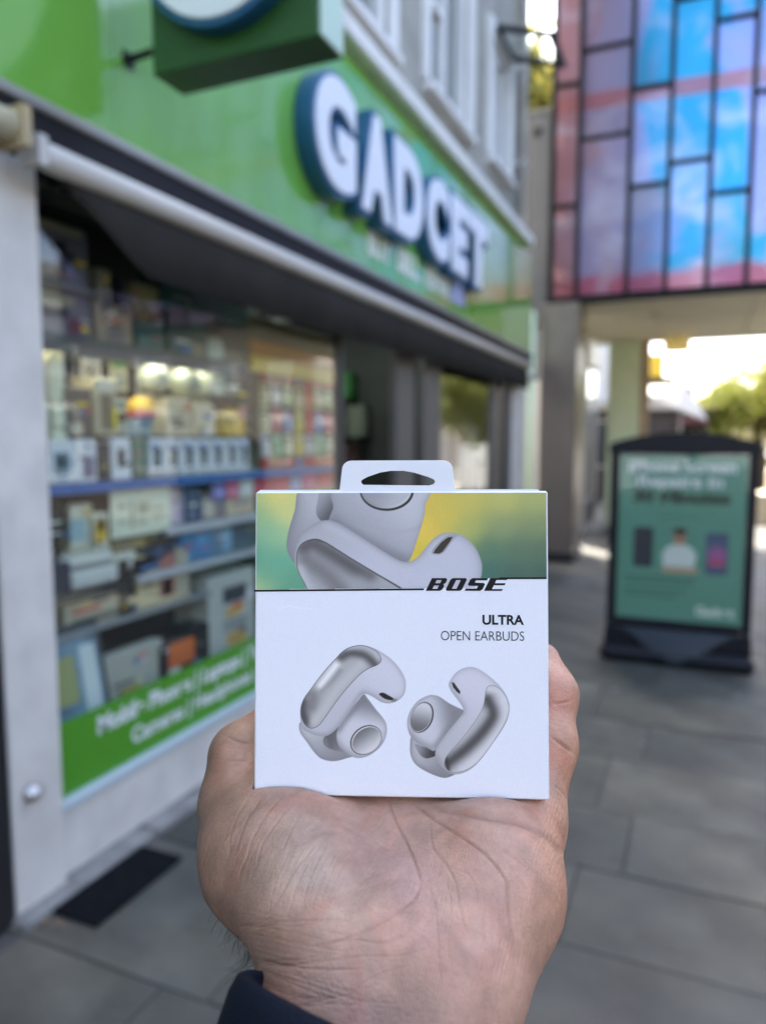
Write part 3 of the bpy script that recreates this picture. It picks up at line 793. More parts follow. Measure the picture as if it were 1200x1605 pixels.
# below the blue shelf, near end
good('black_carton', 74, 106, 868, 790, (26, 28, 26), 'black carton leaning in the dark corner under the blue shelf', z=onX(XG, 74, 868).z, prints=((0.5, 0.05, 0.9, 0.3, (92, 84, 60)),))
good('photo_carton', 104, 142, 862, 790, (196, 196, 184), 'white carton with a pale blue ship picture on top of the printer', z=onX(XG, 104, 866).z, prints=((0.15, 0.2, 0.7, 0.7, (150, 176, 190)), (0.6, 0.72, 0.95, 0.95, (186, 170, 130))))
good('photo_carton', 140, 166, 862, 808, (214, 208, 196), 'white carton with a brown and yellow picture beside the ship carton', z=onX(XG, 140, 862).z, prints=((0.3, 0.2, 0.85, 0.8, (204, 166, 62)), (0.45, 0.5, 0.75, 0.9, (112, 84, 50))))
pr = empty('price_placard', tuple(onX(-2.125, 175, 845)), label='bright cream price placard with faint dark lettering under the blue shelf', cat='placard')
a = onX(-2.125, 176, 846); t = onX(-2.125, 176, 770); yy = ray(264, 700).y * (-2.125 / ray(264, 700).x)
cbox('card', (-2.131, a.y, a.z), (-2.125, yy, t.z), cmat(236, 230, 200), pr, 0.001)
for (u0, v0, u1, v1) in ((0.3, 0.2, 0.36, 0.75), (0.42, 0.45, 0.62, 0.7), (0.66, 0.3, 0.9, 0.38), (0.66, 0.5, 0.9, 0.58), (0.1, 0.3, 0.24, 0.36), (0.1, 0.6, 0.24, 0.7), (0.42, 0.25, 0.58, 0.34)):
    cbox('printed_bar', (-2.1247, a.y + (yy - a.y) * u0, a.z + (t.z - a.z) * v0), (-2.124, a.y + (yy - a.y) * u1, a.z + (t.z - a.z) * v1), cmat(160, 154, 130), pr, 0)
good('book', 268, 292, 828, 770, (176, 164, 190), 'lilac booklet leaning beside the cream price placard', z=zWh + 0.003, depth=0.03, rz=0.15, cat='booklet')
good('book', 294, 312, 826, 772, (56, 72, 108), 'navy booklet leaning next to the lilac one', z=zWh + 0.003, depth=0.03, cat='booklet')
good('small_carton', 316, 352, 820, 780, (128, 118, 130), 'mauve carton on the white edged shelf', z=zWh + 0.003, prints=((0.1, 0.1, 0.5, 0.8, (188, 180, 176)),))
good('small_carton', 356, 398, 814, 772, (196, 178, 160), 'peach carton on the white edged shelf by the red gift cards', z=zWh + 0.003, prints=((0.2, 0.3, 0.8, 0.7, (168, 150, 150)),))
good('navy_carton', 228, 272, 898, 846, (42, 54, 78), 'navy carton at the near end of the clip edged shelf', z=zClip + 0.003, prints=((0.3, 0.3, 0.6, 0.7, (62, 82, 116)),))
good('blue_carton', 284, 330, 886, 836, (74, 124, 180), 'bright blue carton on the clip edged shelf', z=zClip + 0.003, prints=((0.5, 0.5, 0.8, 0.8, (98, 152, 206)),))
good('blue_carton', 334, 362, 876, 834, (96, 120, 148), 'grey blue carton right of the bright blue one', z=zClip + 0.003, prints=((0.5, 0.1, 0.9, 0.9, (118, 156, 196)),))
good('blue_carton', 366, 398, 868, 830, (72, 88, 104), 'slate carton at the far end of the clip edged shelf', z=zClip + 0.003)
good('wooden_carton', 178, 264, 868, 852, (140, 126, 96), 'flat tan carton lying under the cream price placard', z=onX(XG, 178, 868).z)
# printer and speakers on the black shelf
p0 = onX(XG, 106, 938); p1y = ray(182, 700).y * (XG / ray(182, 700).x); pz = onX(XG, 106, 866).z
pn = empty('printer', (XG, p0.y, zBk), label='white desktop printer on the black shelf at the near end of the window', cat='printer')
cbox('body', (XG - 0.28, p0.y, zBk + 0.003), (XG - 0.012, p1y, pz), cmat(206, 208, 210, 0.35), pn, 0.02)
cbox('front_tray', (XG - 0.0115, p0.y + 0.02, zBk + 0.02), (XG + 0.012, p1y - 0.02, zBk + 0.075), cmat(190, 194, 200, 0.35), pn, 0.006)
cbox('paper_slot', (XG - 0.0115, p0.y + 0.03, zBk + 0.085), (XG - 0.009, p1y - 0.03, zBk + 0.105), cmat(120, 120, 126), pn, 0)
cbox('lid', (XG - 0.27, p0.y + 0.015, pz + 0.0005), (XG - 0.03, p1y - 0.015, pz + 0.02), cmat(214, 214, 214, 0.35), pn, 0.006)
def speaker(pl, pr_, pb, pt_, label):
    a = onX(XG, pl, pb); t = onX(XG, pl, pt_); y1 = ray(pr_, 700).y * (XG / ray(pr_, 700).x)
    o = empty('speaker_box', (XG, a.y, a.z), label=label, cat='speaker')
    cbox('body', (XG - 0.12, a.y, zBk + 0.003), (XG, y1, t.z), cmat(200, 200, 196), o, 0.004)
    cbox('black_front', (XG + 0.0005, a.y + 0.01, zBk + 0.02), (XG + 0.006, a.y + (y1 - a.y) * 0.55, t.z - 0.03), cmat(34, 34, 38), o, 0.003)
speaker(184, 208, 930, 868, 'white speaker box with black front beside the printer')
speaker(209, 224, 922, 876, 'narrower white speaker box with black front at the end of the black shelf')
good('dark_device', 74, 104, 938, 884, (52, 54, 72), 'dark slate carton standing left of the white printer', z=zBk + 0.003)
good('router_carton', 102, 184, 1003, 948, (176, 170, 154), 'beige carton with a dark band under the black shelf', z=zMid + 0.002, prints=((0.12, 0.1, 0.9, 0.3, (108, 104, 100)),))
good('black_case', 186, 208, 1000, 926, (22, 24, 26), 'upright black case between beige cartons under the black shelf', z=zMid + 0.002)
good('red_picture_carton', 210, 292, 985, 900, (190, 178, 148), 'cream carton with a faded red picture under the clip edged shelf', z=zMid + 0.002, prints=((0.45, 0.12, 0.72, 0.95, (160, 108, 106)), (0.5, 0.15, 0.66, 0.45, (172, 46, 72)), (0.75, 0.1, 0.97, 0.95, (172, 166, 156))))
good('tall_carton', 328, 396, 1040, 892, (178, 180, 182), 'tall pale grey carton with two orange pictures beside the held box', z=0.425, depth=0.2, prints=((0.3, 0.68, 0.8, 0.85, (64, 66, 72)), (0.36, 0.52, 0.72, 0.62, (196, 158, 96)), (0.3, 0.36, 0.8, 0.5, (150, 152, 158)), (0.36, 0.2, 0.7, 0.34, (196, 158, 96))))
good('black_gadget', 296, 322, 1010, 925, (30, 32, 34), 'black carton standing left of the tall grey carton', z=0.425)
good('flat_box', 164, 246, 1090, 990, (168, 168, 164), 'plain pale grey flat box with a small pink dot standing above the green sticker', z=0.425, prints=((0.55, 0.78, 0.72, 0.9, (186, 140, 146)), (0.5, 0.4, 0.62, 0.52, (196, 194, 170))), depth=0.06)
good('black_carton', 248, 306, 1064, 984, (44, 44, 46), 'black carton with a round orange picture above the green sticker', z=0.425, prints=((0.25, 0.45, 0.85, 0.95, (206, 108, 62)), (0.3, 0.1, 0.8, 0.3, (128, 120, 116))))
tbx = onX(-2.07, 84, 1125); tby = ray(162, 700).y * (-2.07 / ray(162, 700).x); tbz = onX(-2.07, 84, 1020).z
tab = empty('tablet', None, M=Matrix.Translation((-2.07, tbx.y, 0.425)) @ Matrix.Rotation(math.radians(-9), 4, 'Y'), label='black framed tablet with a pale blue screen leaning at the bottom near corner', cat='tablet')
Mt = WM[tab.name]; tw = tby - tbx.y; th = tbz - 0.425 + 0.06
me = curve_mesh([rrect(0, 0, tw, th, 0.02)], extrude=0.005, bevel=0.001)
link('body', put(me, Mt @ frame((0, 0, 0), (0, 1, 0), (0, 0, 1), (1, 0, 0))), cmat(58, 62, 68), tab)
MB().box((0.0065, 0.03, 0.03), (0.0072, tw - 0.025, th - 0.03), 0, Mt).build('screen', mat('tablet screen', (0.25, 0.38, 0.46), 0.15, var=0.5, scale=9), tab)
MB().box((0.0074, 0.045, th * 0.35), (0.0080, tw * 0.5, th * 0.75), 0, Mt).build('screen_picture', cmat(150, 156, 110, 0.2), tab)
MB().box((0.0074, tw * 0.6, th * 0.2), (0.0080, tw - 0.04, th * 0.8), 0, Mt).build('screen_picture', cmat(196, 206, 216, 0.2), tab)
# doorway goods (dim) and far window goods
for i, (ya, yb_, zb, zt, x, c, lb) in enumerate((
    (5.62, 5.78, 1.90, 2.12, -2.72, (16, 74, 26), 'dull green carton high up in the dark doorway'),
    (5.64, 5.76, 1.58, 1.84, -2.80, (84, 90, 84), 'grey carton on the dark wall inside the doorway, left one'),
    (5.64, 5.76, 1.58, 1.84, -2.60, (74, 80, 76), 'grey carton on the dark wall inside the doorway, right one'),
    (5.20, 5.78, 0.9, 1.14, -2.50, (14, 58, 28), 'dark green counter carton low in the doorway'),
    (5.50, 5.78, 1.3, 1.5, -2.70, (66, 44, 44), 'maroon carton on the doorway wall'),
    (6.05, 6.32, 0.9, 2.1, -2.35, (190, 186, 186), 'white tall carton in the far shop window'),
    (6.42, 6.90, 1.2, 2.05, -2.5, (150, 108, 82), 'brown suitcase carton in the far shop window'),
    (6.42, 6.95, 0.75, 1.19, -2.45, (150, 140, 132), 'beige carton below the brown one in the far window'),
    (7.0, 7.3, 0.9, 1.6, -2.4, (146, 140, 150), 'mauve carton in the far shop window'),
    (7.68, 8.05, 0.9, 1.7, -2.3, (170, 160, 160), 'pinkish carton in the narrow end window'))):
    r = empty('stock_carton', (x, ya, zb), label=lb, cat='carton')
    cbox('carton', (x - 0.15, ya, zb), (x, yb_, zt), cmat(*c), r, 0.004)
    cbox('front_print', (x + 0.0004, ya + (yb_ - ya) * 0.2, zb + (zt - zb) * 0.3), (x + 0.002, ya + (yb_ - ya) * 0.75, zb + (zt - zb) * 0.7), cmat(*[min(240, int(q * 0.7 + 50)) for q in c]), r, 0)
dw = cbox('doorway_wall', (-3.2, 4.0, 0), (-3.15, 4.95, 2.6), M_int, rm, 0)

# ================================================================== DARK MAT
mt = cbox('door_mat', (-1.893, 1.66, 0.004), (-1.705, 2.08, 0.013), mat('black rubber mat', (0.008, 0.009, 0.011), 0.9, spec=0.06, var=0.3, scale=30, bump=0.4), None, 0.004, origin=(-1.7, 1.8, 0.004))
tag(mt, 'black rubber mat on the paving against the shop step', 'mat')
dl = MB()
lf_m = mat('dry leaf', (0.20, 0.12, 0.065), 0.8, rand=0.4)
for (lx, ly, lb) in ((-1.86, 1.60, 'curled orange brown dry leaf by the near corner of the black mat'), (-1.80, 1.61, 'pale brown dry leaf in front of the black mat'), (-1.45, 1.28, 'small tan dry leaf alone on the paving slabs')):
    r = empty('dry_leaf', (lx, ly, 0.006), rz=random.random() * 6, label=lb, cat='leaf')
    v = []; M = WM[r.name]
    for k in range(7):
        t = k / 6; w = 0.016 * math.sin(math.pi * min(0.98, t + 0.03)); zc = 0.010 * (t - 0.4) ** 2 * 6
        v += [M @ Vector((t * 0.03, -w * 0.6, zc * 0.5 + 0.005)), M @ Vector((t * 0.03, 0, zc * 0.5)), M @ Vector((t * 0.03, w * 0.6, zc * 0.5 + 0.005))]
    f = []
    for k in range(6):
        f += [(3 * k, 3 * k + 1, 3 * k + 4, 3 * k + 3), (3 * k + 1, 3 * k + 2, 3 * k + 5, 3 * k + 4)]
    MB().add(v, f).build('blade', lf_m, r, True)
    MB().tube([M @ Vector((-0.02, 0.003, 0.003)), M @ Vector((0.0, 0, 0.004))], 0.001, 5).build('stalk', lf_m, r)

# ================================================================== GLASS BUILDING OVER THE PASSAGE
YG = 9.6
gb = empty('glass_building', (0, YG, 0), label='building clad in iridescent blue and violet glass panes bridging a passage', cat='building')
def dichroic():
    m = bpy.data.materials.new('iridescent glass'); m.use_nodes = True
    nt = m.node_tree; L = nt.links; b = nt.nodes['Principled BSDF']
    ge = nt.nodes.new('ShaderNodeNewGeometry'); sp = nt.nodes.new('ShaderNodeSeparateXYZ')
    L.new(ge.outputs['Position'], sp.inputs[0])
    def noise(scale, detail, vec, dist=0.0):
        n = nt.nodes.new('ShaderNodeTexNoise'); n.inputs['Scale'].default_value = scale; n.inputs['Detail'].default_value = detail
        n.inputs['Distortion'].default_value = dist
        L.new(vec, n.inputs['Vector']); return n.outputs['Fac']
    mp = nt.nodes.new('ShaderNodeMapping'); mp.inputs['Scale'].default_value = (1.0, 1.0, 0.7); mp.inputs['Rotation'].default_value = (0, 0.5, 0)
    mp.inputs['Location'].default_value = (0.35, 0, 0.9)
    L.new(ge.outputs['Position'], mp.inputs['Vector'])
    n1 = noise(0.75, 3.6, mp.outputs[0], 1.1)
    # coating tint mixed with painted sky and rooftop reflections, left edge to right
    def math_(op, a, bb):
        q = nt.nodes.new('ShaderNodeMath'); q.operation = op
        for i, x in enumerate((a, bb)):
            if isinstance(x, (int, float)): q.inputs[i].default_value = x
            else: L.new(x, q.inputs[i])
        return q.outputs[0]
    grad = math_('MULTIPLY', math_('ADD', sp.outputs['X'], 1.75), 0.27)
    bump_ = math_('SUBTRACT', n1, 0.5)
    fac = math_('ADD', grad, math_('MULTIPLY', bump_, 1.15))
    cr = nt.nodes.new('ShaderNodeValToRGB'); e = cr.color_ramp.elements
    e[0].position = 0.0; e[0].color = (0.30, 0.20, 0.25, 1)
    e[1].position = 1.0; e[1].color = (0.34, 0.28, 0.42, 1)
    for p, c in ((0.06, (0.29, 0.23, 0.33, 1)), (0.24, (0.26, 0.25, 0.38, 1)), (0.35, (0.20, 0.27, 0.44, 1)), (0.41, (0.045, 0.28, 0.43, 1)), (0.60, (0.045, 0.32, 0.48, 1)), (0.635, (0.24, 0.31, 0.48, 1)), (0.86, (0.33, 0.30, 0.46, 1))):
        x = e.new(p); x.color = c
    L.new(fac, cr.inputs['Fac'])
    # red cornice reflections painted as bands: foot of the panes, sloping one higher
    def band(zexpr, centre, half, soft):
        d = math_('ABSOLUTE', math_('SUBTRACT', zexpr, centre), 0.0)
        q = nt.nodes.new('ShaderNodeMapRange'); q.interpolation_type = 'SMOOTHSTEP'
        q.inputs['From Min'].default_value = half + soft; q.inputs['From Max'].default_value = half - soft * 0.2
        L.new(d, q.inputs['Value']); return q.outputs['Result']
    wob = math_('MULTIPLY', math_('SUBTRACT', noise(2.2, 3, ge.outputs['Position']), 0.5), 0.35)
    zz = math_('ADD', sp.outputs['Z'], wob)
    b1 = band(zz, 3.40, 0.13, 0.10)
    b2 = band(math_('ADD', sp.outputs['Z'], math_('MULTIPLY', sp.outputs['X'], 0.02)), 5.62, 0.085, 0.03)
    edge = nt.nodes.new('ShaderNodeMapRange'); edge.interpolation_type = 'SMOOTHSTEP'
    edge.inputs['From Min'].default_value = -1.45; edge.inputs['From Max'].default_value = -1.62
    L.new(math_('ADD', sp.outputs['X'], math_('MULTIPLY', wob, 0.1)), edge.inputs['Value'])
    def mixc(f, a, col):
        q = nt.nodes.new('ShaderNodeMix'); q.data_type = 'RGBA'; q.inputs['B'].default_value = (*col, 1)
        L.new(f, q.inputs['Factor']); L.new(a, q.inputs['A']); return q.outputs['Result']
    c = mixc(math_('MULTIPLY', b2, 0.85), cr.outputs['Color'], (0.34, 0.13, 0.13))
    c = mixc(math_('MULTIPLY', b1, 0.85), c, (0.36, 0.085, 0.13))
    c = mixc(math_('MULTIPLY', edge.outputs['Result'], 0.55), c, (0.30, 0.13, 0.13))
    oi = nt.nodes.new('ShaderNodeObjectInfo')
    hs = nt.nodes.new('ShaderNodeHueSaturation')
    r1 = nt.nodes.new('ShaderNodeMapRange'); r1.inputs['To Min'].default_value = 0.84; r1.inputs['To Max'].default_value = 1.15
    L.new(oi.outputs['Random'], r1.inputs['Value']); b.inputs['Metallic'].default_value = 0.5; L.new(r1.outputs['Result'], hs.inputs['Value'])
    r2 = nt.nodes.new('ShaderNodeMapRange'); r2.inputs['To Min'].default_value = 0.485; r2.inputs['To Max'].default_value = 0.515
    L.new(oi.outputs['Random'], r2.inputs['Value']); L.new(r2.outputs['Result'], hs.inputs['Hue'])
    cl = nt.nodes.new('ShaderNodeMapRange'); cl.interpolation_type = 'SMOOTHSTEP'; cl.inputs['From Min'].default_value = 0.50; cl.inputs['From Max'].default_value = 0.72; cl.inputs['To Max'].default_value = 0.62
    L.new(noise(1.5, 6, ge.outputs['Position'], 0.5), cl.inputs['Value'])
    c = mixc(cl.outputs['Result'], c, (0.46, 0.44, 0.52))  # cloudy pale patches, reflected sky painted into the pane colour
    hs.inputs['Saturation'].default_value = 1.05
    L.new(c, hs.inputs['Color'])
    L.new(hs.outputs['Color'], b.inputs['Base Color'])
    b.inputs['Metallic'].default_value = 0.55
    b.inputs['Roughness'].default_value = 0.16
    n3 = noise(1.3, 2, ge.outputs['Position'])
    bp = nt.nodes.new('ShaderNodeBump'); bp.inputs['Strength'].default_value = 0.12; bp.inputs['Distance'].default_value = 0.05
    L.new(n3, bp.inputs['Height']); L.new(bp.outputs['Normal'], b.inputs['Normal'])
    return m
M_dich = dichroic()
M_mull = mat('dark mullion', (0.014, 0.013, 0.014), 0.55, spec=0.12)
colx = [-1.815, -1.50, -0.905, -0.46, -0.01, 0.41]
while colx[-1] < 5.6: colx.append(colx[-1] + random.choice([0.42, 0.46, 0.5, 0.58]))
trans = {0: [4.45, 5.89, 7.1], 1: [5.21, 6.24, 7.5], 2: [4.58, 5.69, 7.0], 3: [4.79, 6.6], 4: [4.39, 6.27, 7.4], 5: [5.43, 6.9]}
ZB, ZT = 3.30, 8.2
fr = []
for i in range(len(colx)):
    cbox('mullion', (colx[i] - 0.027, YG - 0.05, ZB + 0.03), (colx[i] + 0.027, YG + 0.05, ZT), M_mull, gb, 0.004)
for i in range(len(colx) - 1):
    t = trans.get(i)
    if t is None:
        t = []; z = ZB + random.uniform(0.8, 1.7)
        while z < ZT - 0.4: t.append(z); z += random.uniform(0.9, 1.6)
    a, b_ = colx[i] + 0.0285, colx[i + 1] - 0.0285
    zs = [ZB + 0.03] + t + [ZT]
    for q in t:
        cbox('transom', (a, YG - 0.045, q - 0.023), (b_, YG + 0.045, q + 0.023), M_mull, gb, 0.004)
    for z0, z1 in zip(zs[:-1], zs[1:]):
        cz = Vector(((a + b_) / 2, YG, (z0 + z1) / 2))
        Mp = Matrix.Translation(cz) @ Matrix.Rotation(random.uniform(-0.012, 0.012), 4, 'X') @ Matrix.Rotation(random.uniform(-0.03, 0.03), 4, 'Z') @ Matrix.Translation(-cz)
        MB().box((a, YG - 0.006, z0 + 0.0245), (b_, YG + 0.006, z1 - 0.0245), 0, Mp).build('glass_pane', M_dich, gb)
cbox('bottom_rail', (-1.85, YG - 0.06, ZB - 0.05), (colx[-1] + 0.05, YG + 0.06, ZB + 0.028), M_mull, gb, 0.005)
cbox('top_rail', (-1.85, YG - 0.06, ZT + 0.002), (colx[-1] + 0.05, YG + 0.06, ZT + 0.12), M_mull, gb, 0.005)
cbox('building_core', (-1.80, YG + 0.07, ZB + 0.06), (colx[-1], 13.6, ZT + 0.1), mat('core wall', (0.30, 0.29, 0.28), 0.8), gb, 0)
M_soff = mat('soffit panel', (0.78, 0.74, 0.60), 0.6, var=0.08, scale=1.5)
x = -1.84
while x < colx[-1]:
    for y0 in (YG + 0.07, YG + 2.05):
        cbox('soffit_panel', (x, y0, ZB - 0.03), (x + 1.19, y0 + 1.97, ZB + 0.02), M_soff, gb, 0.006)
    x += 1.2
cbox('edge_beam', (-1.85, 13.62, ZB - 0.07), (colx[-1], 13.75, ZB + 0.4), M_soff, gb, 0.01)
dl_m = mat('downlight rim', (0.62, 0.6, 0.55), 0.4)
for (lx, ly) in ((-0.62, 10.9), (1.5, 10.9)):
    MB().lathe((lx, ly, ZB - 0.052), [(0.05, 0), (0.085, 0.004), (0.09, 0.021), (0.0005, 0.0215)], 18).build('downlight', dl_m, gb, True)
# drum lamp hanging at the far edge of the soffit
dr = empty('drum_lamp', (-0.42, 13.3, 3.08), label='small yellow drum lamp under the far edge of the passage ceiling', cat='lamp')
MB().lathe((-0.42, 13.3, 3.02), [(0.20, 0), (0.21, 0.01), (0.21, 0.17), (0.0005, 0.18)], 20).build('shade', mat('yellow lamp shade', (0.62, 0.47, 0.14), 0.5, emit=(1.0, 0.75, 0.25), estr=0.04), dr, True)  # faint glow added to the shade, lamp not seen lit
MB().tube([(-0.42, 13.3, 3.201), (-0.42, 13.3, 3.268)], 0.015, 8).build('stem', M_dark, dr)
# piers
M_steel = mat('brushed steel cladding', (0.21, 0.18, 0.155), 0.3, metal=0.75, var=0.06, scale=3)
pier = empty('steel_pier', (-1.65, 9.5, 0), parent=gb)
cbox('pier_cladding', (-1.90, 9.42, 0.0), (-1.44, 10.1, 3.245), M_steel, pier, 0.012)
cbox('pier_foot', (-1.915, 9.405, 0.0), (-1.425, 10.115, 0.12), M_dark, pier, 0.006)
wing = empty('grey_wing_wall', (-2.0, 9.6, 0), label='plain grey metal clad wall block between the shop and the glass building', cat='wall')
M_wing = mat('grey cladding', (0.085, 0.088, 0.098), 0.55, spec=0.3, var=0.06, scale=2)
cbox('cladding', (-2.9, 9.62, 3.16), (-1.858, 11.0, 5.62), M_wing, wing, 0.01)
cbox('coping', (-2.92, 9.60, 5.622), (-1.857, 11.02, 5.66), M_wing, wing, 0.006)
me = MB().lathe((0, 0, 0), [(0.0005, 0.0), (0.055, 0), (0.055, 0.02), (0.0005, 0.021)], 16).mesh('vent')
link('vent', put(me, frame((-2.03, 9.617, 5.40), (1, 0, 0), (0, 0, 1), (0, -1, 0))), M_dark, wing, True)
pp = empty('downpipe_post', (-1.99, 9.35, 0), label='pale green round post between the shop end and the steel pier', cat='post')
M_pg = mat('pale green paint', (0.62, 0.72, 0.48), 0.4, var=0.06, scale=4)
MB().tube([(-1.995, 9.30, 0.0), (-1.995, 9.30, 3.14)], 0.065, 16).build('post', M_pg, pp, True)
MB().tube([(-1.995, 9.30, 2.30), (-1.995, 9.30, 2.38)], 0.078, 16).build('collar', M_alu, pp, True)
cbox('foot_plate', (-2.09, 9.2, 0.0005), (-1.9, 9.4, 0.012), M_alu, pp, 0.003)
# passage side wall with its shop window
pw = empty('passage_wall', (-1.95, 11.5, 0), label='tan and grey shopfront wall along the shaded side of the passage', cat='wall')
cbox('tan_pier', (-2.2, 11.7, 0.0), (-1.78, 12.35, 3.26), M_tan, pw, 0.01)
cbox('grey_pier', (-2.2, 12.36, 0.0), (-1.76, 12.72, 3.26), M_stone, pw, 0.01)
cbox('window_glass', (-1.95, 12.725, 0.4), (-1.93, 15.2, 2.9), M_glass, pw, 0)
cbox('dark_display', (-2.4, 12.725, 0.0), (-2.35, 15.2, 3.0), M_int, pw, 0)
cbox('window_base', (-2.3, 12.725, 0.0), (-1.9, 15.2, 0.398), M_dark, pw, 0.01)
cbox('lintel', (-2.3, 12.725, 2.902), (-1.85, 15.2, 3.26), M_stone, pw, 0.01)
cbox('blank_wall', (-2.9, 9.62, 0.0), (-2.6, 11.695, 3.15), M_render, pw, 0)
for (y0, y1, z0, z1, c, lb) in ((12.75, 13.25, 2.35, 2.98, (226, 214, 222), 'white poster high on the passage shop window'), (13.27, 13.6, 2.30, 2.95, (206, 140, 116), 'salmon pink poster beside the white one in the passage'), (13.0, 13.5, 1.85, 2.3, (196, 196, 206), 'pale grey poster under the white one in the passage')):
    o = empty('poster', (-1.925, y0, z0), label=lb, cat='poster')
    cbox('sheet', (-1.927, y0, z0), (-1.922, y1, z1), cmat(*c), o, 0)
    cbox('printed_block', (-1.9215, y0 + 0.08, z0 + 0.1), (-1.9205, y1 - 0.1, z0 + 0.3), cmat(*[int(q * 0.8) for q in c]), o, 0)
col2 = empty('green_column', (-1.2, 13.7, 0), label='broad pale green square column at the far end of the passage', cat='column')
cbox('shaft', (-1.52, 13.45, 0.06), (-0.98, 13.60, 3.22), M_pg, col2, 0.02)
cbox('plinth', (-1.55, 13.42, 0.0), (-0.95, 13.61, 0.058), M_stone, col2, 0.01)
cbox('tan_edge', (-0.978, 13.46, 0.06), (-0.84, 13.60, 3.22), M_tan, col2, 0.008)

# ================================================================== PAVEMENT SIGN
sg = empty('pavement_sign', (-0.1, 5.45, 0), label='black curved top pavement sign board with a green phone repair poster', cat='sign')
M_pl = mat('satin black plastic', (0.008, 0.010, 0.015), 0.45, spec=0.22)
YB = 5.40
def dome(w0, w1, z0, z1, zc, n=24):
    pts = [(w0, z0), (w1, z0), (w1, z1)]
    for k in range(1, n):
        t = k / n; x = w1 + (w0 - w1) * t
        pts.append((x, z1 + (zc - z1) * math.sin(math.pi * t) ** 0.8))
    return pts + [(w0, z1)]
mb = MB()
mb.box((-0.575, YB - 0.005, 0.24), (-0.515, YB + 0.045, 1.50), 0.012)
mb.box((0.300, YB - 0.005, 0.24), (0.360, YB + 0.045, 1.50), 0.012)
mb.box((-0.513, YB - 0.004, 0.24), (0.298, YB + 0.044, 0.295), 0.008)
mb.build('frame', M_pl, sg)
mb = MB().prism(dome(-0.585, 0.370, 1.455, 1.525, 1.605), YB - 0.012, YB + 0.055, 'y')
mb.build('header', M_pl, sg)
cbox('backing', (-0.513, YB + 0.012, 0.297), (0.298, YB + 0.03, 1.453), M_pl, sg, 0)
pst = cbox('poster', (-0.510, YB + 0.004, 0.299), (0.295, YB + 0.0105, 1.450), mat('green poster print', (0.125, 0.33, 0.235), 0.5, var=0.05, scale=3), sg, 0)
def pboard(nm, x0, x1, z0, z1, c, rad=0.0, k=0.0032):
    lp = rrect(x0, z0, x1, z1, max(rad, 0.002))
    MB().prism(lp, YB + k, YB + k + 0.0006, 'y').build(nm, cmat(*c), pst)
def ptext(t, xc, z, size, c, off=0.0, span=None):
    me = curve_mesh(None, text=t, size=size, offset=off, align='CENTER')
    if span:
        xs = [v.co.x for v in me.vertices]; me.transform(Matrix.Scale(span / (max(xs) - min(xs)), 4, (1, 0, 0)))
    put(me, frame((xc, YB + 0.0026, z), (1, 0, 0), (0, 0, 1), (0, -1, 0)))
    link('lettering', me, cmat(*c), pst)
ptext('iPhone Screen', -0.11, 1.335, 0.105, (226, 232, 230), 0.004, 0.68)
ptext('Repairs in', -0.12, 1.235, 0.105, (226, 232, 230), 0.004, 0.54)
ptext('30 Minutes', -0.11, 1.125, 0.115, (14, 54, 40), 0.008, 0.62)
pboard('printed_rule', -0.33, 0.12, 1.060, 1.066, (70, 116, 100))
pboard('printed_rule', -0.24, 0.04, 1.018, 1.024, (40, 84, 68))
pboard('phone_picture', -0.405, -0.275, 0.665, 0.945, (26, 28, 40), 0.02)
pboard('phone_screen', -0.395, -0.285, 0.685, 0.925, (36, 38, 56), 0.012, 0.0024)
pboard('phone_picture', 0.060, 0.200, 0.640, 0.925, (62, 66, 104), 0.02)
pboard('phone_screen', 0.070, 0.190, 0.660, 0.905, (74, 84, 126), 0.012, 0.0024)
pboard('screen_picture', 0.075, 0.185, 0.70, 0.83, (150, 84, 150), 0.04, 0.0017)
pboard('screen_picture', 0.085, 0.180, 0.70, 0.745, (176, 66, 112), 0.01, 0.0010)
# portrait figure of the poster: head, hair, white shirt, folded arms
def pell(nm, xc, zc, rx, rz, c, k):
    MB().prism(ell(xc, zc, rx, rz, 28), YB + k, YB + k + 0.0006, 'y').build(nm, cmat(*c), pst)
MB().prism([(-0.205, 0.68), (-0.01, 0.68), (0.005, 0.76), (-0.02, 0.81), (-0.07, 0.835), (-0.145, 0.835), (-0.19, 0.81), (-0.215, 0.76)], YB + 0.0032, YB + 0.0038, 'y').build('printed_shirt', cmat(206, 210, 222), pst)
pell('printed_face', -0.105, 0.885, 0.042, 0.056, (166, 118, 100), 0.0024)
pell('printed_hair', -0.105, 0.925, 0.044, 0.028, (50, 36, 34), 0.0016)
pboard('printed_arm', -0.215, 0.015, 0.640, 0.675, (186, 142, 122), 0.015)
for z, x1 in ((0.59, 0.0), (0.555, -0.02), (0.50, -0.06), (0.46, -0.12)):
    pboard('printed_line', -0.46, x1, z, z + 0.012, (44, 92, 74))
ptext('Gadcet', 0.13, 0.355, 0.085, (206, 224, 216), 0.004, 0.24)
# clear cover sheet over the poster
cbox('clear_cover', (-0.512, YB - 0.003, 0.298), (0.297, YB - 0.0015, 1.451), M_glass, sg, 0)
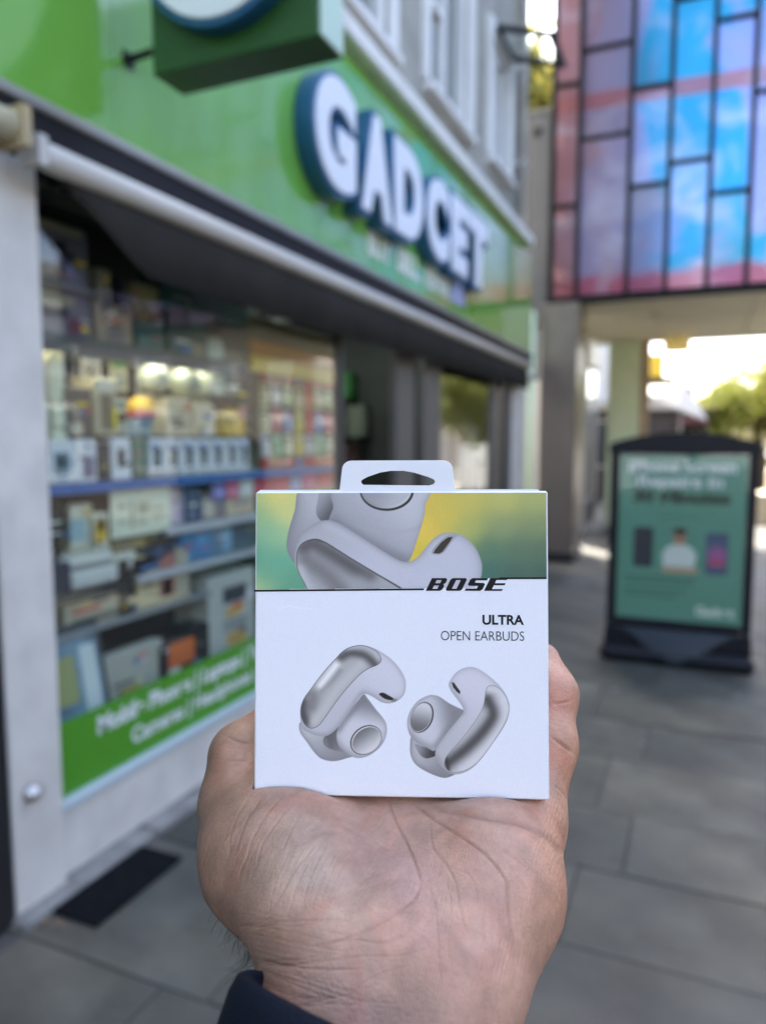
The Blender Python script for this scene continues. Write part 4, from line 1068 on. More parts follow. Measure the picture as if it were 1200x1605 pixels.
# weighted base with a curved tongue down the front
mb = MB().box((-0.60, YB - 0.13, 0.004), (0.385, YB + 0.30, 0.105), 0.03)
mb.build('base', M_pl, sg)
mb = MB().prism([(-0.585, 0.106), (0.37, 0.106), (0.36, 0.238), (-0.575, 0.238)], YB - 0.03, YB + 0.10, 'y')
mb.build('base_upper', M_pl, sg)
v = []; f = []; n = 24
for i in range(n + 1):
    t = i / n
    x = -0.50 + 0.78 * t
    s_ = math.sin(math.pi * t) ** 1.7
    zlo = 0.225 - 0.205 * s_
    for j in range(7):
        q = j / 6
        z = 0.236 + (zlo - 0.236) * q
        yy = YB - 0.034 - 0.11 * s_ * q ** 0.7 - 0.004
        v.append((x, yy, z))
for i in range(n):
    for j in range(6):
        a = i * 7 + j; f.append((a, a + 1, a + 8, a + 7))
nb = len(v)
v += [(p[0], YB - 0.02, p[2]) for p in v[:nb]]
f += [tuple(i + nb for i in q[::-1]) for q in f]
for i in range(n):
    a = i * 7; f += [(a, a + 7, a + 7 + nb, a + nb), (a + 6, a + 6 + nb, a + 13 + nb, a + 13)]
MB().add(v, f).build('front_tongue', mat('slate plastic', (0.018, 0.027, 0.036), 0.45, spec=0.3), sg, True)

# ================================================================== BEYOND THE PASSAGE
ys_ = empty('yellow_shop_sign', (-1.1, 18, 3), label='square yellow sign on a dark bracket beyond the passage', cat='sign')
cbox('panel', (-1.24, 18.0, 2.98), (-0.83, 18.08, 3.50), mat('yellow sign panel', (0.62, 0.42, 0.02), 0.4), ys_, 0.01)
cbox('bracket', (-1.30, 18.02, 2.80), (-0.60, 18.07, 2.978), M_dark, ys_, 0.01)
mcan = mat('white canvas', (0.82, 0.82, 0.80), 0.8)
ntc = mcan.node_tree; tlc = ntc.nodes.new('ShaderNodeBsdfTranslucent'); tlc.inputs['Color'].default_value = (0.75, 0.75, 0.72, 1)
mxc = ntc.nodes.new('ShaderNodeMixShader'); mxc.inputs[0].default_value = 0.5
ntc.links.new(ntc.nodes['Principled BSDF'].outputs[0], mxc.inputs[1]); ntc.links.new(tlc.outputs[0], mxc.inputs[2]); ntc.links.new(mxc.outputs[0], ntc.nodes['Material Output'].inputs['Surface'])
par = empty('white_parasol', (-0.50, 18.6, 0), label='white tilted parasol standing beyond the passage', cat='parasol')
pc = Vector((-0.45, 18.6, 3.00))
v = [tuple(pc)]; f = []
for k in range(8):
    a = 2 * math.pi * k / 8
    v.append((pc.x + 0.60 * math.cos(a) - 0.03, pc.y + 0.6 * math.sin(a), 2.28 + 0.26 * -math.cos(a)))
for k in range(8): f.append((0, 1 + k, 1 + (k + 1) % 8))
nb = len(v); v += [(p[0], p[1], p[2] - 0.02) for p in v]; f += [tuple(i + nb for i in q[::-1]) for q in f[:8]]
for k in range(8): f.append((1 + k, 1 + k + nb, 1 + (k + 1) % 8 + nb, 1 + (k + 1) % 8))
MB().add(v, f).build('canopy', mat('white canvas', (0.82, 0.82, 0.80), 0.8), par)
MB().tube([(-0.45, 18.6, 0), (-0.45, 18.6, 2.97)], 0.025, 10).build('pole', M_alu, par, True)
MB().lathe((-0.45, 18.6, 0), [(0.25, 0), (0.25, 0.06), (0.05, 0.08)], 20).build('foot', M_dark, par, True)
def house(name, lo, hi, wm, label, wins_, rm_, face='-y', roof_h=1.2):
    h = empty(name, ((lo[0] + hi[0]) / 2, (lo[1] + hi[1]) / 2, 0), label=label, cat='building')
    cbox('wall', lo, hi, wm, h, 0)
    xm = (lo[0] + hi[0]) / 2
    if roof_h > 0:
        MB().prism([(lo[0] - 0.25, hi[2] + 0.002), (hi[0] + 0.25, hi[2] + 0.002), (xm, hi[2] + roof_h)], lo[1] - 0.25, hi[1] + 0.25, 'y').build('roof', rm_, h)
    else:
        cbox('parapet', (lo[0] - 0.08, lo[1] - 0.08, hi[2] + 0.002), (hi[0] + 0.08, hi[1] + 0.08, hi[2] + 0.3), rm_, h, 0.02)
    for (a, b_, z0, z1) in wins_:
        if face == '-y':
            w = cbox('window', (a, lo[1] - 0.04, z0), (b_, lo[1] - 0.002, z1), M_white, h, 0.01)
            cbox('pane', (a + 0.06, lo[1] - 0.05, z0 + 0.06), (b_ - 0.06, lo[1] - 0.041, z1 - 0.06), M_win, w, 0)
        elif face == '-x':
            w = cbox('window', (lo[0] - 0.04, a, z0), (lo[0] - 0.002, b_, z1), M_white, h, 0.01)
            cbox('pane', (lo[0] - 0.05, a + 0.06, z0 + 0.06), (lo[0] - 0.041, b_ - 0.06, z1 - 0.06), M_win, w, 0)
        else:
            w = cbox('window', (a, hi[1] + 0.002, z0), (b_, hi[1] + 0.04, z1), M_white, h, 0.01)
            cbox('pane', (a + 0.06, hi[1] + 0.041, z0 + 0.06), (b_ - 0.06, hi[1] + 0.05, z1 - 0.06), M_win, w, 0)
    return h
M_win = mat('dark window glass', (0.05, 0.06, 0.07), 0.08)
M_brick = mat('red brick wall', (0.058, 0.046, 0.040), 0.85, var=0.25, scale=6, bump=0.2)
M_pale = mat('pale stucco', (0.52, 0.49, 0.43), 0.8, var=0.12, scale=2)
M_slate = mat('slate roof', (0.10, 0.105, 0.12), 0.7, var=0.2, scale=5)
M_mar = mat('maroon shopfront', (0.10, 0.02, 0.03), 0.5)
cafe = house('cafe_building', (-3.2, 21, 0), (0.2, 27, 2.35), mat('dark shop wall', (0.07, 0.065, 0.07), 0.7, var=0.3, scale=2), 'low dark cafe with a sloping pale roof and maroon awning beyond the passage', [(-2.9, -1.9, 0.8, 2.1)], M_pale, roof_h=0.45)
cbox('maroon_awning', (-0.6, 20.3, 1.95), (0.15, 20.995, 2.1), M_mar, cafe, 0.02)
cbox('maroon_sign', (-0.75, 20.9, 2.55), (-0.2, 20.99, 2.95), mat('crimson sign', (0.25, 0.02, 0.06), 0.5), cafe, 0.01)
house('pale_terrace', (-9.5, 16.5, 0), (-2.6, 26, 5.0), M_pale, 'cream rendered terrace standing beyond the glass building', [(-4.0, -3.2, 2.8, 4.4), (-5.6, -4.8, 2.8, 4.4)], M_slate, roof_h=0)
kio = empty('cream_kiosk', (1.5, 14.8, 0), label='low cream stone planter wall in sunshine at the right edge beyond the passage', cat='planter')
M_ck = mat('sunlit cream stone', (0.66, 0.58, 0.44), 0.8, var=0.15, scale=4, bump=0.2)
cbox('trough', (0.94, 15.0, 0.0), (3.2, 15.9, 0.58), M_ck, kio, 0.03)
cbox('upper_trough', (1.18, 15.35, 0.582), (3.0, 15.85, 1.0), M_ck, kio, 0.03)
cbox('soil', (1.25, 15.4, 1.001), (2.95, 15.8, 1.03), M_bark, kio, 0)
def scatter_leaves(name, spots, n, size, m, parent, flat=0.3):
    v = []; f = []
    for i in range(n):
        c, R = spots[int(rng.integers(len(spots)))]
        d = rng.normal(size=3); d /= np.linalg.norm(d); rr = R * min(1.7, 0.25 + 0.62 * abs(rng.normal()))
        p = np.array(c) + d * rr * np.array([1, 1, 0.8])
        a = rng.normal(size=3); a /= np.linalg.norm(a)
        b_ = np.cross(a, rng.normal(size=3)); b_ /= np.linalg.norm(b_)
        s_ = size * (0.6 + 0.8 * rng.random()); k = len(v)
        v += [tuple(p - a * s_), tuple(p + b_ * s_ * 0.45), tuple(p + a * s_), tuple(p - b_ * s_ * 0.45)]
        f.append((k, k + 1, k + 2, k + 3))
    me = bpy.data.meshes.new(name); me.from_pydata(v, [], f)
    return link(name, me, m, parent)
def leaf_mat(name, col, trans):
    m = mat(name, col, 0.55, var=0.45, scale=1.1, rand=0.0)
    nt = m.node_tree; b = nt.nodes['Principled BSDF']; out = nt.nodes['Material Output']
    tl_ = nt.nodes.new('ShaderNodeBsdfTranslucent'); tl_.inputs['Color'].default_value = (*trans, 1)
    mx = nt.nodes.new('ShaderNodeMixShader'); mx.inputs[0].default_value = 0.45
    nt.links.new(b.outputs[0], mx.inputs[1]); nt.links.new(tl_.outputs[0], mx.inputs[2]); nt.links.new(mx.outputs[0], out.inputs['Surface'])
    return m
M_leaf = leaf_mat('bright leaves', (0.30, 0.34, 0.08), (0.62, 0.62, 0.14))
M_leaf2 = leaf_mat('pale yellow leaves', (0.22, 0.22, 0.06), (0.40, 0.36, 0.08))
fl = scatter_leaves('flowers', [((1.5 + 0.3 * k, 15.6, 1.12), 0.16) for k in range(5)], 320, 0.05, mat('yellow flowers', (0.65, 0.45, 0.06), 0.6), kio)
fl['kind'] = 'stuff'
def tree(loc, h, R, n, label, lm, size=0.14, group=None, seed=1):
    r_ = random.Random(seed)
    t = empty('tree', loc, label=label, cat='tree', group=group)
    x, y, z = loc
    top = (x + r_.uniform(-0.3, 0.3), y, z + h * 0.62)
    MB().tube([(x, y, z), (x + 0.05, y, z + h * 0.3), top], [0.16, 0.12, 0.07], 10).build('trunk', M_bark, t, True)
    spots = []
    for k in range(13):
        a = r_.uniform(0, 6.28); q = r_.uniform(0.2, 0.9) * R
        c = (x + q * math.cos(a), y + q * math.sin(a), z + h * 0.66 + r_.uniform(-0.35, 0.5) * R)
        spots.append((c, R * r_.uniform(0.28, 0.46)))
    mb = MB()
    for c, q in spots[:8]:
        mb.tube([(top[0], top[1], z + h * r_.uniform(0.35, 0.6)), ((top[0] + c[0]) / 2, (top[1] + c[1]) / 2, (z + h * 0.55 + c[2]) / 2), c], [0.05, 0.035, 0.01], 6)
    mb.build('limbs', M_bark, t, True)
    cr_ = scatter_leaves('crown', spots, n, size, lm, t)
    return t
tree((1.45, 21.5, 0), 3.4, 1.9, 6500, 'bushy yellow green tree glowing in the sun beyond the passage, behind the pavement sign', M_leaf, 0.12, seed=3)
tree((-6.2, 28, 0), 19.0, 3.0, 9000, 'tall pale yellow tree seen in the gap above the grey wall block', M_leaf2, 0.26, seed=5)
# buildings across the way (seen in the reflections)
house('brick_terrace', (8.5, -9, 0), (16, 40, 4.9), M_brick, 'long red brick terrace across the street with white windows', [(-7 + 3 * k, -5.8 + 3 * k, z, z + 1.5) for k in range(15) for z in (0.8, 2.9)], M_slate, '-x', 0)
house('stucco_block', (-9, -22, 0), (12, -14, 8.5), mat('grey stucco', (0.26, 0.27, 0.28), 0.8, var=0.12, scale=2), 'pale stucco block closing the street behind the viewer', [(-8 + 2.6 * k, -6.8 + 2.6 * k, z, z + 1.8) for k in range(7) for z in (1.2, 4.2, 6.4)], M_brick, '+y', 0)

# ================================================================== THE HELD BOX
def H(px, py, d):
    return C0 + ray(px, py) * d
TL, TR, BL = H(398, 773, 0.2665), H(855.5, 772, 0.2612), H(398, 1246, 0.2636)
bx = (TR - TL).normalized()
bz = (TL - BL); bz = (bz - bx * bz.dot(bx)).normalized()
by = bz.cross(bx)                                   # away from the viewer
if by.dot(FW) < 0: by = -by
BW, BH, BD = (TR - TL).length, (TL - BL).length + 0.0006, 0.046
MBOX = Matrix(((bx.x, by.x, bz.x, BL.x), (bx.y, by.y, bz.y, BL.y), (bx.z, by.z, bz.z, BL.z), (0, 0, 0, 1)))
MBI = MBOX.inverted()
box = empty('earbuds_box', None, M=MBOX, label='white retail box of wireless earbuds held up on an open palm', cat='box')
M_card = mat('white coated card', pcol(203, 206, 226), 0.38, spec=0.4)
MB().box((0, 0, 0), (BW, BD, BH), 0.0007, MBOX).build('carton', M_card, box)
def pl(px, py):
    """photo direction -> point on the box front, in the box's own x / z"""
    o = MBI @ C0; d = MBI.to_3x3() @ ray(px, py)
    q = o + d * (-o.y / d.y)
    return (q.x, q.z)

# -- printed picture of the front: colours laid on a fine sheet
def catmull(P, sub=7, closed=True):
    P = np.array(P, float); n = len(P); out = []
    for i in range(n):
        p0, p1, p2, p3 = P[(i - 1) % n], P[i], P[(i + 1) % n], P[(i + 2) % n]
        for k in range(sub):
            t = k / sub
            out.append(0.5 * ((2 * p1) + (-p0 + p2) * t + (2 * p0 - 5 * p1 + 4 * p2 - p3) * t * t + (-p0 + 3 * p1 - 3 * p2 + p3) * t ** 3))
    return np.array(out)
def seg_dist(X, Y, P, closed=True):
    d2 = np.full(X.shape, 1e9)
    n = len(P)
    for i in range(n if closed else n - 1):
        a, b_ = P[i], P[(i + 1) % n]; e = b_ - a; L2 = e @ e + 1e-12
        t = np.clip(((X - a[0]) * e[0] + (Y - a[1]) * e[1]) / L2, 0, 1)
        d2 = np.minimum(d2, (X - a[0] - t * e[0]) ** 2 + (Y - a[1] - t * e[1]) ** 2)
    return np.sqrt(d2)
def inside(X, Y, P):
    r = np.zeros(X.shape, bool); n = len(P)
    for i in range(n):
        a, b_ = P[i], P[(i + 1) % n]
        c = (a[1] > Y) != (b_[1] > Y)
        xi = a[0] + (Y - a[1]) * (b_[0] - a[0]) / (b_[1] - a[1] + 1e-12)
        r ^= c & (X < xi)
    return r
NX, NZ = 500, 516
gx = np.linspace(0.0006, BW - 0.0006, NX); gz = np.linspace(0.0006, BH - 0.0006, NZ)
GX, GZ = np.meshgrid(gx, gz)
lin = lambda c: np.array(srgb(*c))
# positions of the sheet's points on the reference artwork
pts3 = np.array(MBOX.to_3x3()) @ np.stack([GX.ravel(), np.full(GX.size, 0.0), GZ.ravel()]) + np.array(MBOX.translation)[:, None] - np.array(C0)[:, None]
wz = np.array(FW) @ pts3
PXA = (CX + FPX * (np.array(RT) @ pts3) / wz).reshape(GX.shape)
PYA = (CY - FPX * (np.array(UP) @ pts3) / wz).reshape(GX.shape)
ART = np.empty(GX.shape + (3,)); ART[:] = (204, 206, 225)
def layer(path, base, origin=(0, 0), scale=1.0, grad=None, rim=None, blobs=(), strokes=(), smooth=True, outline=None, clip=None, ell_=None):
    if ell_:
        cx, cy, rx, ry, an = ell_; an = math.radians(an)
        t = np.linspace(0, 2 * math.pi, 48, endpoint=False)
        path = [(cx + rx * math.cos(q) * math.cos(an) - ry * math.sin(q) * math.sin(an), cy + rx * math.cos(q) * math.sin(an) + ry * math.sin(q) * math.cos(an)) for q in t]
        P = np.array(path)
    else:
        P = catmull(path, 6) if smooth else np.array(path, float)
    O = np.array(origin, float)
    P = O + P / scale
    x0, y0 = P.min(0) - 3; x1, y1 = P.max(0) + 3
    m = (PXA >= x0) & (PXA <= x1) & (PYA >= y0) & (PYA <= y1)
    if clip is not None: m &= clip
    X, Y = PXA[m], PYA[m]
    d = seg_dist(X, Y, P); ins = inside(X, Y, P)
    sd_ = np.where(ins, d, -d)
    al = np.clip(sd_ / 0.9 + 0.5, 0, 1)[:, None]
    c = np.empty((X.size, 3)); c[:] = base
    if grad:
        (ax, ay), (bx_, by_), cA, cB = grad
        a = O + np.array((ax, ay)) / scale; b_ = O + np.array((bx_, by_)) / scale; e = b_ - a
        t = np.clip(((X - a[0]) * e[0] + (Y - a[1]) * e[1]) / (e @ e), 0, 1)[:, None]
        t = t * t * (3 - 2 * t)
        c = np.array(cA) * (1 - t) + np.array(cB) * t
    for (pts, sig, col, st) in strokes:
        Q = catmull_open([O + np.array(p) / scale for p in pts])
        w = st * np.exp(-(seg_dist(X, Y, Q, False) / (sig / scale)) ** 2)
        c = c * (1 - w[:, None]) + np.array(col) * w[:, None]
    if rim:
        col, wd, st = rim
        w = st * np.exp(-np.maximum(sd_, 0) / (wd / scale))
        c = c * (1 - w[:, None]) + np.array(col) * w[:, None]
    if outline:
        col, wd = outline
        w = np.clip(1.2 - np.abs(sd_ - 0.3) / wd, 0, 1)
        c = c * (1 - w[:, None]) + np.array(col) * w[:, None]
    ART[m] = ART[m] * (1 - al) + c * al
def catmull_open(P, sub=6):
    P = [np.array(p, float) for p in P]
    P = [2 * P[0] - P[1]] + P + [2 * P[-1] - P[-2]]
    out = []
    for i in range(1, len(P) - 2):
        for k in range(sub):
            t = k / sub; p0, p1, p2, p3 = P[i - 1], P[i], P[i + 1], P[i + 2]
            out.append(0.5 * ((2 * p1) + (-p0 + p2) * t + (2 * p0 - 5 * p1 + 4 * p2 - p3) * t * t + (-p0 + 3 * p1 - 3 * p2 + p3) * t ** 3))
    out.append(P[-2])
    return np.array(out)
# top picture background
O1, S1 = (390, 760), 2.5
ctrl = [((20, 40), (176, 182, 120)), ((110, 50), (208, 196, 120)), ((150, 120), (200, 196, 136)), ((25, 120), (140, 170, 132)), ((60, 190), (124, 170, 146)), ((120, 200), (150, 184, 150)), ((30, 280), (92, 156, 138)), ((120, 300), (98, 164, 146)), ((60, 350), (100, 158, 140)), ((30, 400), (176, 188, 136)), ((180, 380), (92, 152, 134)),
        ((700, 60), (202, 178, 84)), ((690, 180), (216, 186, 80)), ((650, 270), (204, 184, 70)), ((780, 120), (200, 180, 84)), ((860, 60), (190, 178, 96)), ((860, 170), (168, 172, 104)), ((1000, 60), (184, 180, 108)), ((1000, 170), (138, 150, 110)), ((1130, 60), (166, 170, 110)), ((1130, 170), (128, 142, 104)), ((940, 260), (84, 120, 104)), ((1040, 260), (88, 116, 100)), ((1140, 260), (86, 112, 96)), ((940, 340), (62, 108, 104)), ((1040, 350), (66, 98, 94)), ((1150, 350), (70, 98, 90))]
topm = (PYA < 924.2 - (PXA - 400) * 0.0085) & ((PXA < 744) | (PYA < 906))
X, Y = PXA[topm], PYA[topm]
num = np.zeros((X.size, 3)); den = np.zeros((X.size, 1))
for (p, c) in ctrl:
    q = np.array(O1) + np.array(p) / S1
    w = 1.0 / (((X - q[0]) ** 2 + (Y - q[1]) ** 2) + 500.0) ** 1.7
    num += w[:, None] * np.array(c); den += w[:, None]
ART[topm] = (num / den) * 0.9 + (num / den).mean(1, keepdims=True) * 0.08
L = lambda path, base, **k: layer(path, base, O1, S1, clip=topm, **k)
L([(205, 10), (180, 100), (156, 180), (148, 240), (160, 280), (184, 305), (230, 270), (300, 160), (340, 10)], (158, 158, 170), rim=((118, 118, 130), 18, 0.7), grad=((150, 260), (320, 60), (140, 140, 152), (172, 172, 184)))
L([(288, 10), (268, 70), (264, 110), (280, 138), (310, 140), (340, 90), (352, 10)], (112, 112, 122), grad=((265, 60), (340, 120), (146, 146, 158), (84, 84, 92)))
L([(352, 10), (330, 90), (318, 150), (400, 200), (520, 270), (600, 312), (632, 290), (660, 210), (684, 130), (690, 80), (684, 10)], (168, 168, 182), grad=((640, 60), (470, 270), (178, 178, 192), (150, 150, 164)), rim=((136, 136, 148), 14, 0.6),
  strokes=[([(330, 120), (430, 165), (540, 186), (640, 176), (690, 150)], 10, (158, 158, 172), 0.5), ([(330, 150), (420, 215), (540, 280), (620, 310)], 34, (112, 112, 124), 0.75)])
L(None, (48, 46, 48), ell_=(540, 22, 106, 80, 0))
L(None, (158, 158, 168), ell_=(538, 20, 99, 73, 0), grad=((470, 30), (610, 70), (140, 140, 150), (178, 178, 190)))
L(None, (158, 158, 168), ell_=(538, 16, 92, 66, 0), grad=((470, 30), (600, 70), (146, 146, 158), (170, 170, 182)))
L([(180, 300), (182, 250), (202, 198), (250, 156), (300, 138), (345, 147), (400, 178), (520, 256), (590, 296), (630, 300), (664, 280), (712, 222), (745, 196), (782, 187), (835, 198), (884, 242), (910, 300), (912, 345), (904, 380), (890, 440), (700, 450), (420, 450), (250, 440), (215, 380), (190, 335)], (176, 176, 194),
  grad=((260, 170), (500, 380), (164, 164, 178), (178, 178, 196)), rim=((132, 132, 144), 13, 0.65), strokes=[([(300, 150), (420, 215), (560, 300), (640, 310), (720, 235)], 20, (186, 186, 202), 0.45)])
L([(187, 300), (190, 258), (212, 226), (256, 211), (300, 224), (400, 286), (500, 346), (600, 405), (630, 440), (420, 450), (262, 440), (214, 380), (192, 335)], (160, 160, 172), smooth=True,
  strokes=[([(215, 245), (250, 232), (300, 255), (400, 318), (470, 360)], 34, (82, 80, 86), 0.85), ([(230, 300), (300, 350), (360, 410)], 40, (104, 102, 108), 0.7), ([(200, 330), (225, 390), (250, 420)], 20, (172, 172, 184), 0.9), ([(440, 390), (540, 415)], 36, (150, 150, 160), 0.8)], outline=((58, 56, 60), 0.8))
L([(205, 232), (256, 211), (302, 224), (400, 286), (500, 346), (604, 407), (596, 410), (500, 352), (400, 291), (300, 229), (256, 216)], (84, 82, 88), smooth=False)
L([(766, 205), (800, 192), (818, 196), (795, 222), (765, 262), (742, 274), (716, 268), (724, 246)], (150, 150, 162))
L([(778, 206), (798, 203), (786, 224), (758, 262), (745, 269), (722, 268), (728, 255), (752, 226)], (54, 48, 44), smooth=False)
# left earbud of the pair
O2, S2 = (460, 1000), 6.3158
L = lambda path, base, **k: layer(path, base, O2, S2, **k)
L([(62, 840), (57, 900), (75, 950), (140, 1040), (205, 1130), (270, 1190), (350, 1215), (430, 1214), (520, 1190), (600, 1150), (560, 1000), (420, 900), (250, 860), (120, 830)], (164, 163, 174), rim=((122, 121, 132), 26, 0.75), grad=((80, 880), (420, 1200), (182, 181, 192), (140, 139, 150)))
L([(300, 985), (345, 950), (420, 880), (470, 900), (480, 1060), (560, 1165), (480, 1130), (400, 1110), (330, 1080), (298, 1040)], (92, 90, 98), grad=((310, 1010), (540, 1160), (98, 96, 104), (140, 139, 150)), strokes=[([(310, 1000), (330, 1070)], 22, (150, 149, 160), 0.4)])
L([(692, 555), (735, 600), (810, 700), (880, 785), (914, 845), (922, 920), (900, 1010), (840, 1095), (750, 1160), (660, 1186), (585, 1176), (520, 1135), (455, 1075), (428, 1010), (428, 930), (465, 850), (555, 720), (630, 625)], (172, 171, 184), grad=((690, 590), (640, 860), (122, 121, 132), (186, 185, 200)), rim=((138, 137, 148), 24, 0.7),
  strokes=[([(440, 1040), (520, 1120), (640, 1170), (760, 1140), (870, 1030)], 36, (150, 149, 160), 0.5), ([(450, 900), (520, 800), (620, 680), (690, 590)], 34, (118, 117, 128), 0.6)])
L(None, (52, 50, 52), ell_=(716, 1008, 168, 132, -38))
L(None, (196, 195, 204), ell_=(720, 1010, 160, 124, -38))
L(None, (172, 170, 180), ell_=(724, 1014, 154, 117, -38), grad=((640, 900), (790, 1110), (112, 110, 118), (192, 191, 202)))
L([(432, 186), (470, 145), (530, 102), (600, 78), (680, 70), (770, 92), (860, 135), (960, 205), (1050, 305), (1100, 400), (1110, 480), (1090, 560), (1040, 612), (980, 640), (920, 646), (860, 630), (800, 592), (745, 562), (690, 553), (650, 590), (570, 705), (480, 835), (420, 905), (360, 952), (312, 970), (220, 962), (130, 925), (85, 880), (68, 800), (70, 690), (105, 595), (170, 505), (250, 395), (340, 285)], (182, 181, 196), rim=((140, 139, 150), 20, 0.6), grad=((480, 800), (1000, 300), (176, 175, 190), (190, 189, 206)),
  strokes=[([(700, 545), (800, 585), (900, 635), (1000, 625)], 44, (156, 155, 168), 0.5), ([(330, 955), (430, 880), (560, 700), (660, 560)], 30, (158, 157, 170), 0.55), ([(110, 905), (200, 950), (310, 965)], 30, (150, 149, 160), 0.5)])
L([(432, 186), (470, 145), (530, 102), (600, 78), (680, 72), (765, 96), (830, 136), (864, 192), (862, 236), (822, 270), (742, 303), (664, 356), (590, 430), (500, 532), (400, 662), (310, 792), (255, 862), (200, 892), (150, 888), (104, 846), (74, 770), (72, 690), (105, 595), (170, 505), (250, 395), (340, 285)], (164, 163, 172), outline=((66, 64, 68), 0.75),
  strokes=[([(90, 640), (90, 740), (120, 830)], 58, (70, 68, 74), 0.9), ([(150, 560), (190, 580), (180, 680)], 70, (112, 110, 118), 0.65), ([(470, 190), (560, 150), (680, 165), (760, 215), (800, 262)], 46, (84, 82, 88), 0.9), ([(270, 470), (330, 390), (420, 270)], 44, (212, 211, 220), 0.95), ([(200, 830), (300, 700), (440, 500), (580, 350), (660, 270)], 52, (180, 179, 188), 0.75), ([(540, 90), (680, 80), (780, 120), (840, 180)], 30, (176, 175, 186), 0.7), ([(280, 520), (380, 420), (460, 320)], 30, (116, 114, 122), 0.4)])
L([(846, 556), (858, 544), (890, 542), (930, 562), (990, 598), (985, 612), (950, 614), (900, 600), (860, 572)], (34, 32, 34), smooth=True)
L([(988, 600), (1030, 606), (1000, 632), (962, 626)], (120, 119, 122), smooth=False)
# right earbud of the pair
O3, S3 = (620, 1030), 6.0
L = lambda path, base, **k: layer(path, base, O3, S3, **k)
L([(150, 745), (134, 830), (140, 920), (180, 1000), (260, 1060), (370, 1112), (460, 1134), (545, 1108), (600, 1060), (500, 960), (400, 860), (250, 780)], (158, 157, 168), rim=((116, 115, 126), 24, 0.75), grad=((150, 900), (480, 1110), (172, 171, 182), (132, 131, 142)))
L([(180, 815), (260, 840), (350, 850), (385, 880), (372, 925), (320, 946), (280, 950), (225, 915)], (88, 86, 94), grad=((190, 850), (360, 900), (142, 141, 152), (66, 64, 70)))
L([(300, 362), (350, 356), (410, 372), (500, 432), (580, 472), (640, 505), (620, 560), (540, 660), (440, 780), (390, 850), (355, 882), (290, 850), (200, 805), (140, 745), (110, 660), (112, 570), (150, 480), (215, 405)], (172, 171, 184), grad=((330, 560), (560, 520), (184, 183, 198), (128, 127, 138)), rim=((136, 135, 146), 22, 0.7),
  strokes=[([(130, 720), (220, 800), (330, 850)], 40, (142, 141, 152), 0.6), ([(380, 830), (460, 720), (590, 560)], 34, (128, 127, 138), 0.6)])
L(None, (50, 48, 50), ell_=(246, 566, 102, 150, 22))
L(None, (176, 175, 184), ell_=(240, 566, 94, 143, 22))
L(None, (150, 149, 158), ell_=(238, 564, 90, 138, 22), grad=((270, 440), (210, 690), (190, 189, 200), (104, 102, 110)))
L([(518, 208), (555, 155), (615, 112), (690, 92), (765, 106), (850, 158), (930, 225), (1000, 300), (1050, 390), (1068, 475), (1050, 580), (1000, 680), (900, 825), (800, 960), (720, 1040), (640, 1085), (560, 1102), (500, 1086), (430, 1030), (388, 965), (370, 905), (395, 830), (480, 712), (590, 578), (634, 515), (622, 462), (580, 400), (522, 322), (497, 258)], (184, 183, 198), rim=((144, 143, 155), 20, 0.6), grad=((520, 900), (760, 200), (172, 171, 184), (192, 189, 206)),
  strokes=[([(500, 260), (530, 325), (620, 450), (630, 520)], 34, (160, 159, 172), 0.55), ([(385, 930), (440, 1020), (520, 1085)], 30, (148, 147, 158), 0.6)])
L([(862, 276), (912, 262), (972, 290), (1030, 360), (1060, 440), (1064, 500), (1040, 590), (980, 700), (880, 850), (780, 978), (700, 1042), (620, 1076), (540, 1086), (492, 1066), (460, 1020), (462, 962), (500, 900), (600, 788), (700, 660), (780, 540), (822, 450), (836, 372), (845, 310)], (176, 175, 186), outline=((104, 102, 110), 0.55),
  strokes=[([(1010, 420), (1030, 520), (960, 680), (820, 880), (640, 1050)], 60, (196, 195, 206), 0.8), ([(860, 400), (905, 500), (900, 580), (800, 720), (660, 860), (500, 985)], 60, (74, 72, 78), 0.92), ([(700, 690), (790, 590), (850, 500)], 30, (160, 159, 170), 0.4), ([(880, 300), (960, 320), (1030, 400)], 34, (196, 195, 206), 0.7), ([(470, 960), (490, 1050)], 24, (56, 54, 58), 0.8)])
L([(524, 236), (545, 238), (575, 280), (606, 322), (602, 348), (570, 322), (540, 285)], (40, 38, 40), smooth=False)
# scuff near the top left of the white part
sc_ = np.array(catmull_open([(436, 956), (450, 950), (470, 953), (488, 954)]))
w = np.exp(-(seg_dist(PXA, PYA, sc_, False) / 0.8) ** 2)[..., None] * 0.6
ART = ART * (1 - w) + np.array((228, 230, 240)) * w
ART += rng.normal(0, 1.6, ART.shape[:2] + (1,))
c = np.clip(ART, 0, 255) / 255.0
lc = np.where(c <= 0.04045, c / 12.92, ((c + 0.055) / 1.055) ** 2.4)
lc = lc * (1 + 0.10 * np.clip((lc - 0.42) / 0.25, -1.6, 1)[...])
alb = np.clip(lc / np.array(srgb(206, 208, 226)) * 0.79, 0, 0.88)
V = np.stack([GX.ravel(), np.full(GX.size, -0.00012), GZ.ravel()], 1)
ii = np.arange(NX * NZ).reshape(NZ, NX)
Fq = np.stack([ii[:-1, :-1], ii[:-1, 1:], ii[1:, 1:], ii[1:, :-1]], -1).reshape(-1, 4)
def np_mesh(name, V, F):
    me = bpy.data.meshes.new(name)
    me.vertices.add(len(V)); me.vertices.foreach_set('co', np.asarray(V, np.float32).ravel())
    n = F.shape[1]
    me.loops.add(F.size); me.loops.foreach_set('vertex_index', F.astype(np.int32).ravel())
    me.polygons.add(len(F)); me.polygons.foreach_set('loop_start', np.arange(0, F.size, n, dtype=np.int32))
    me.polygons.foreach_set('loop_total', np.full(len(F), n, np.int32))
    me.update(calc_edges=True)
    return me
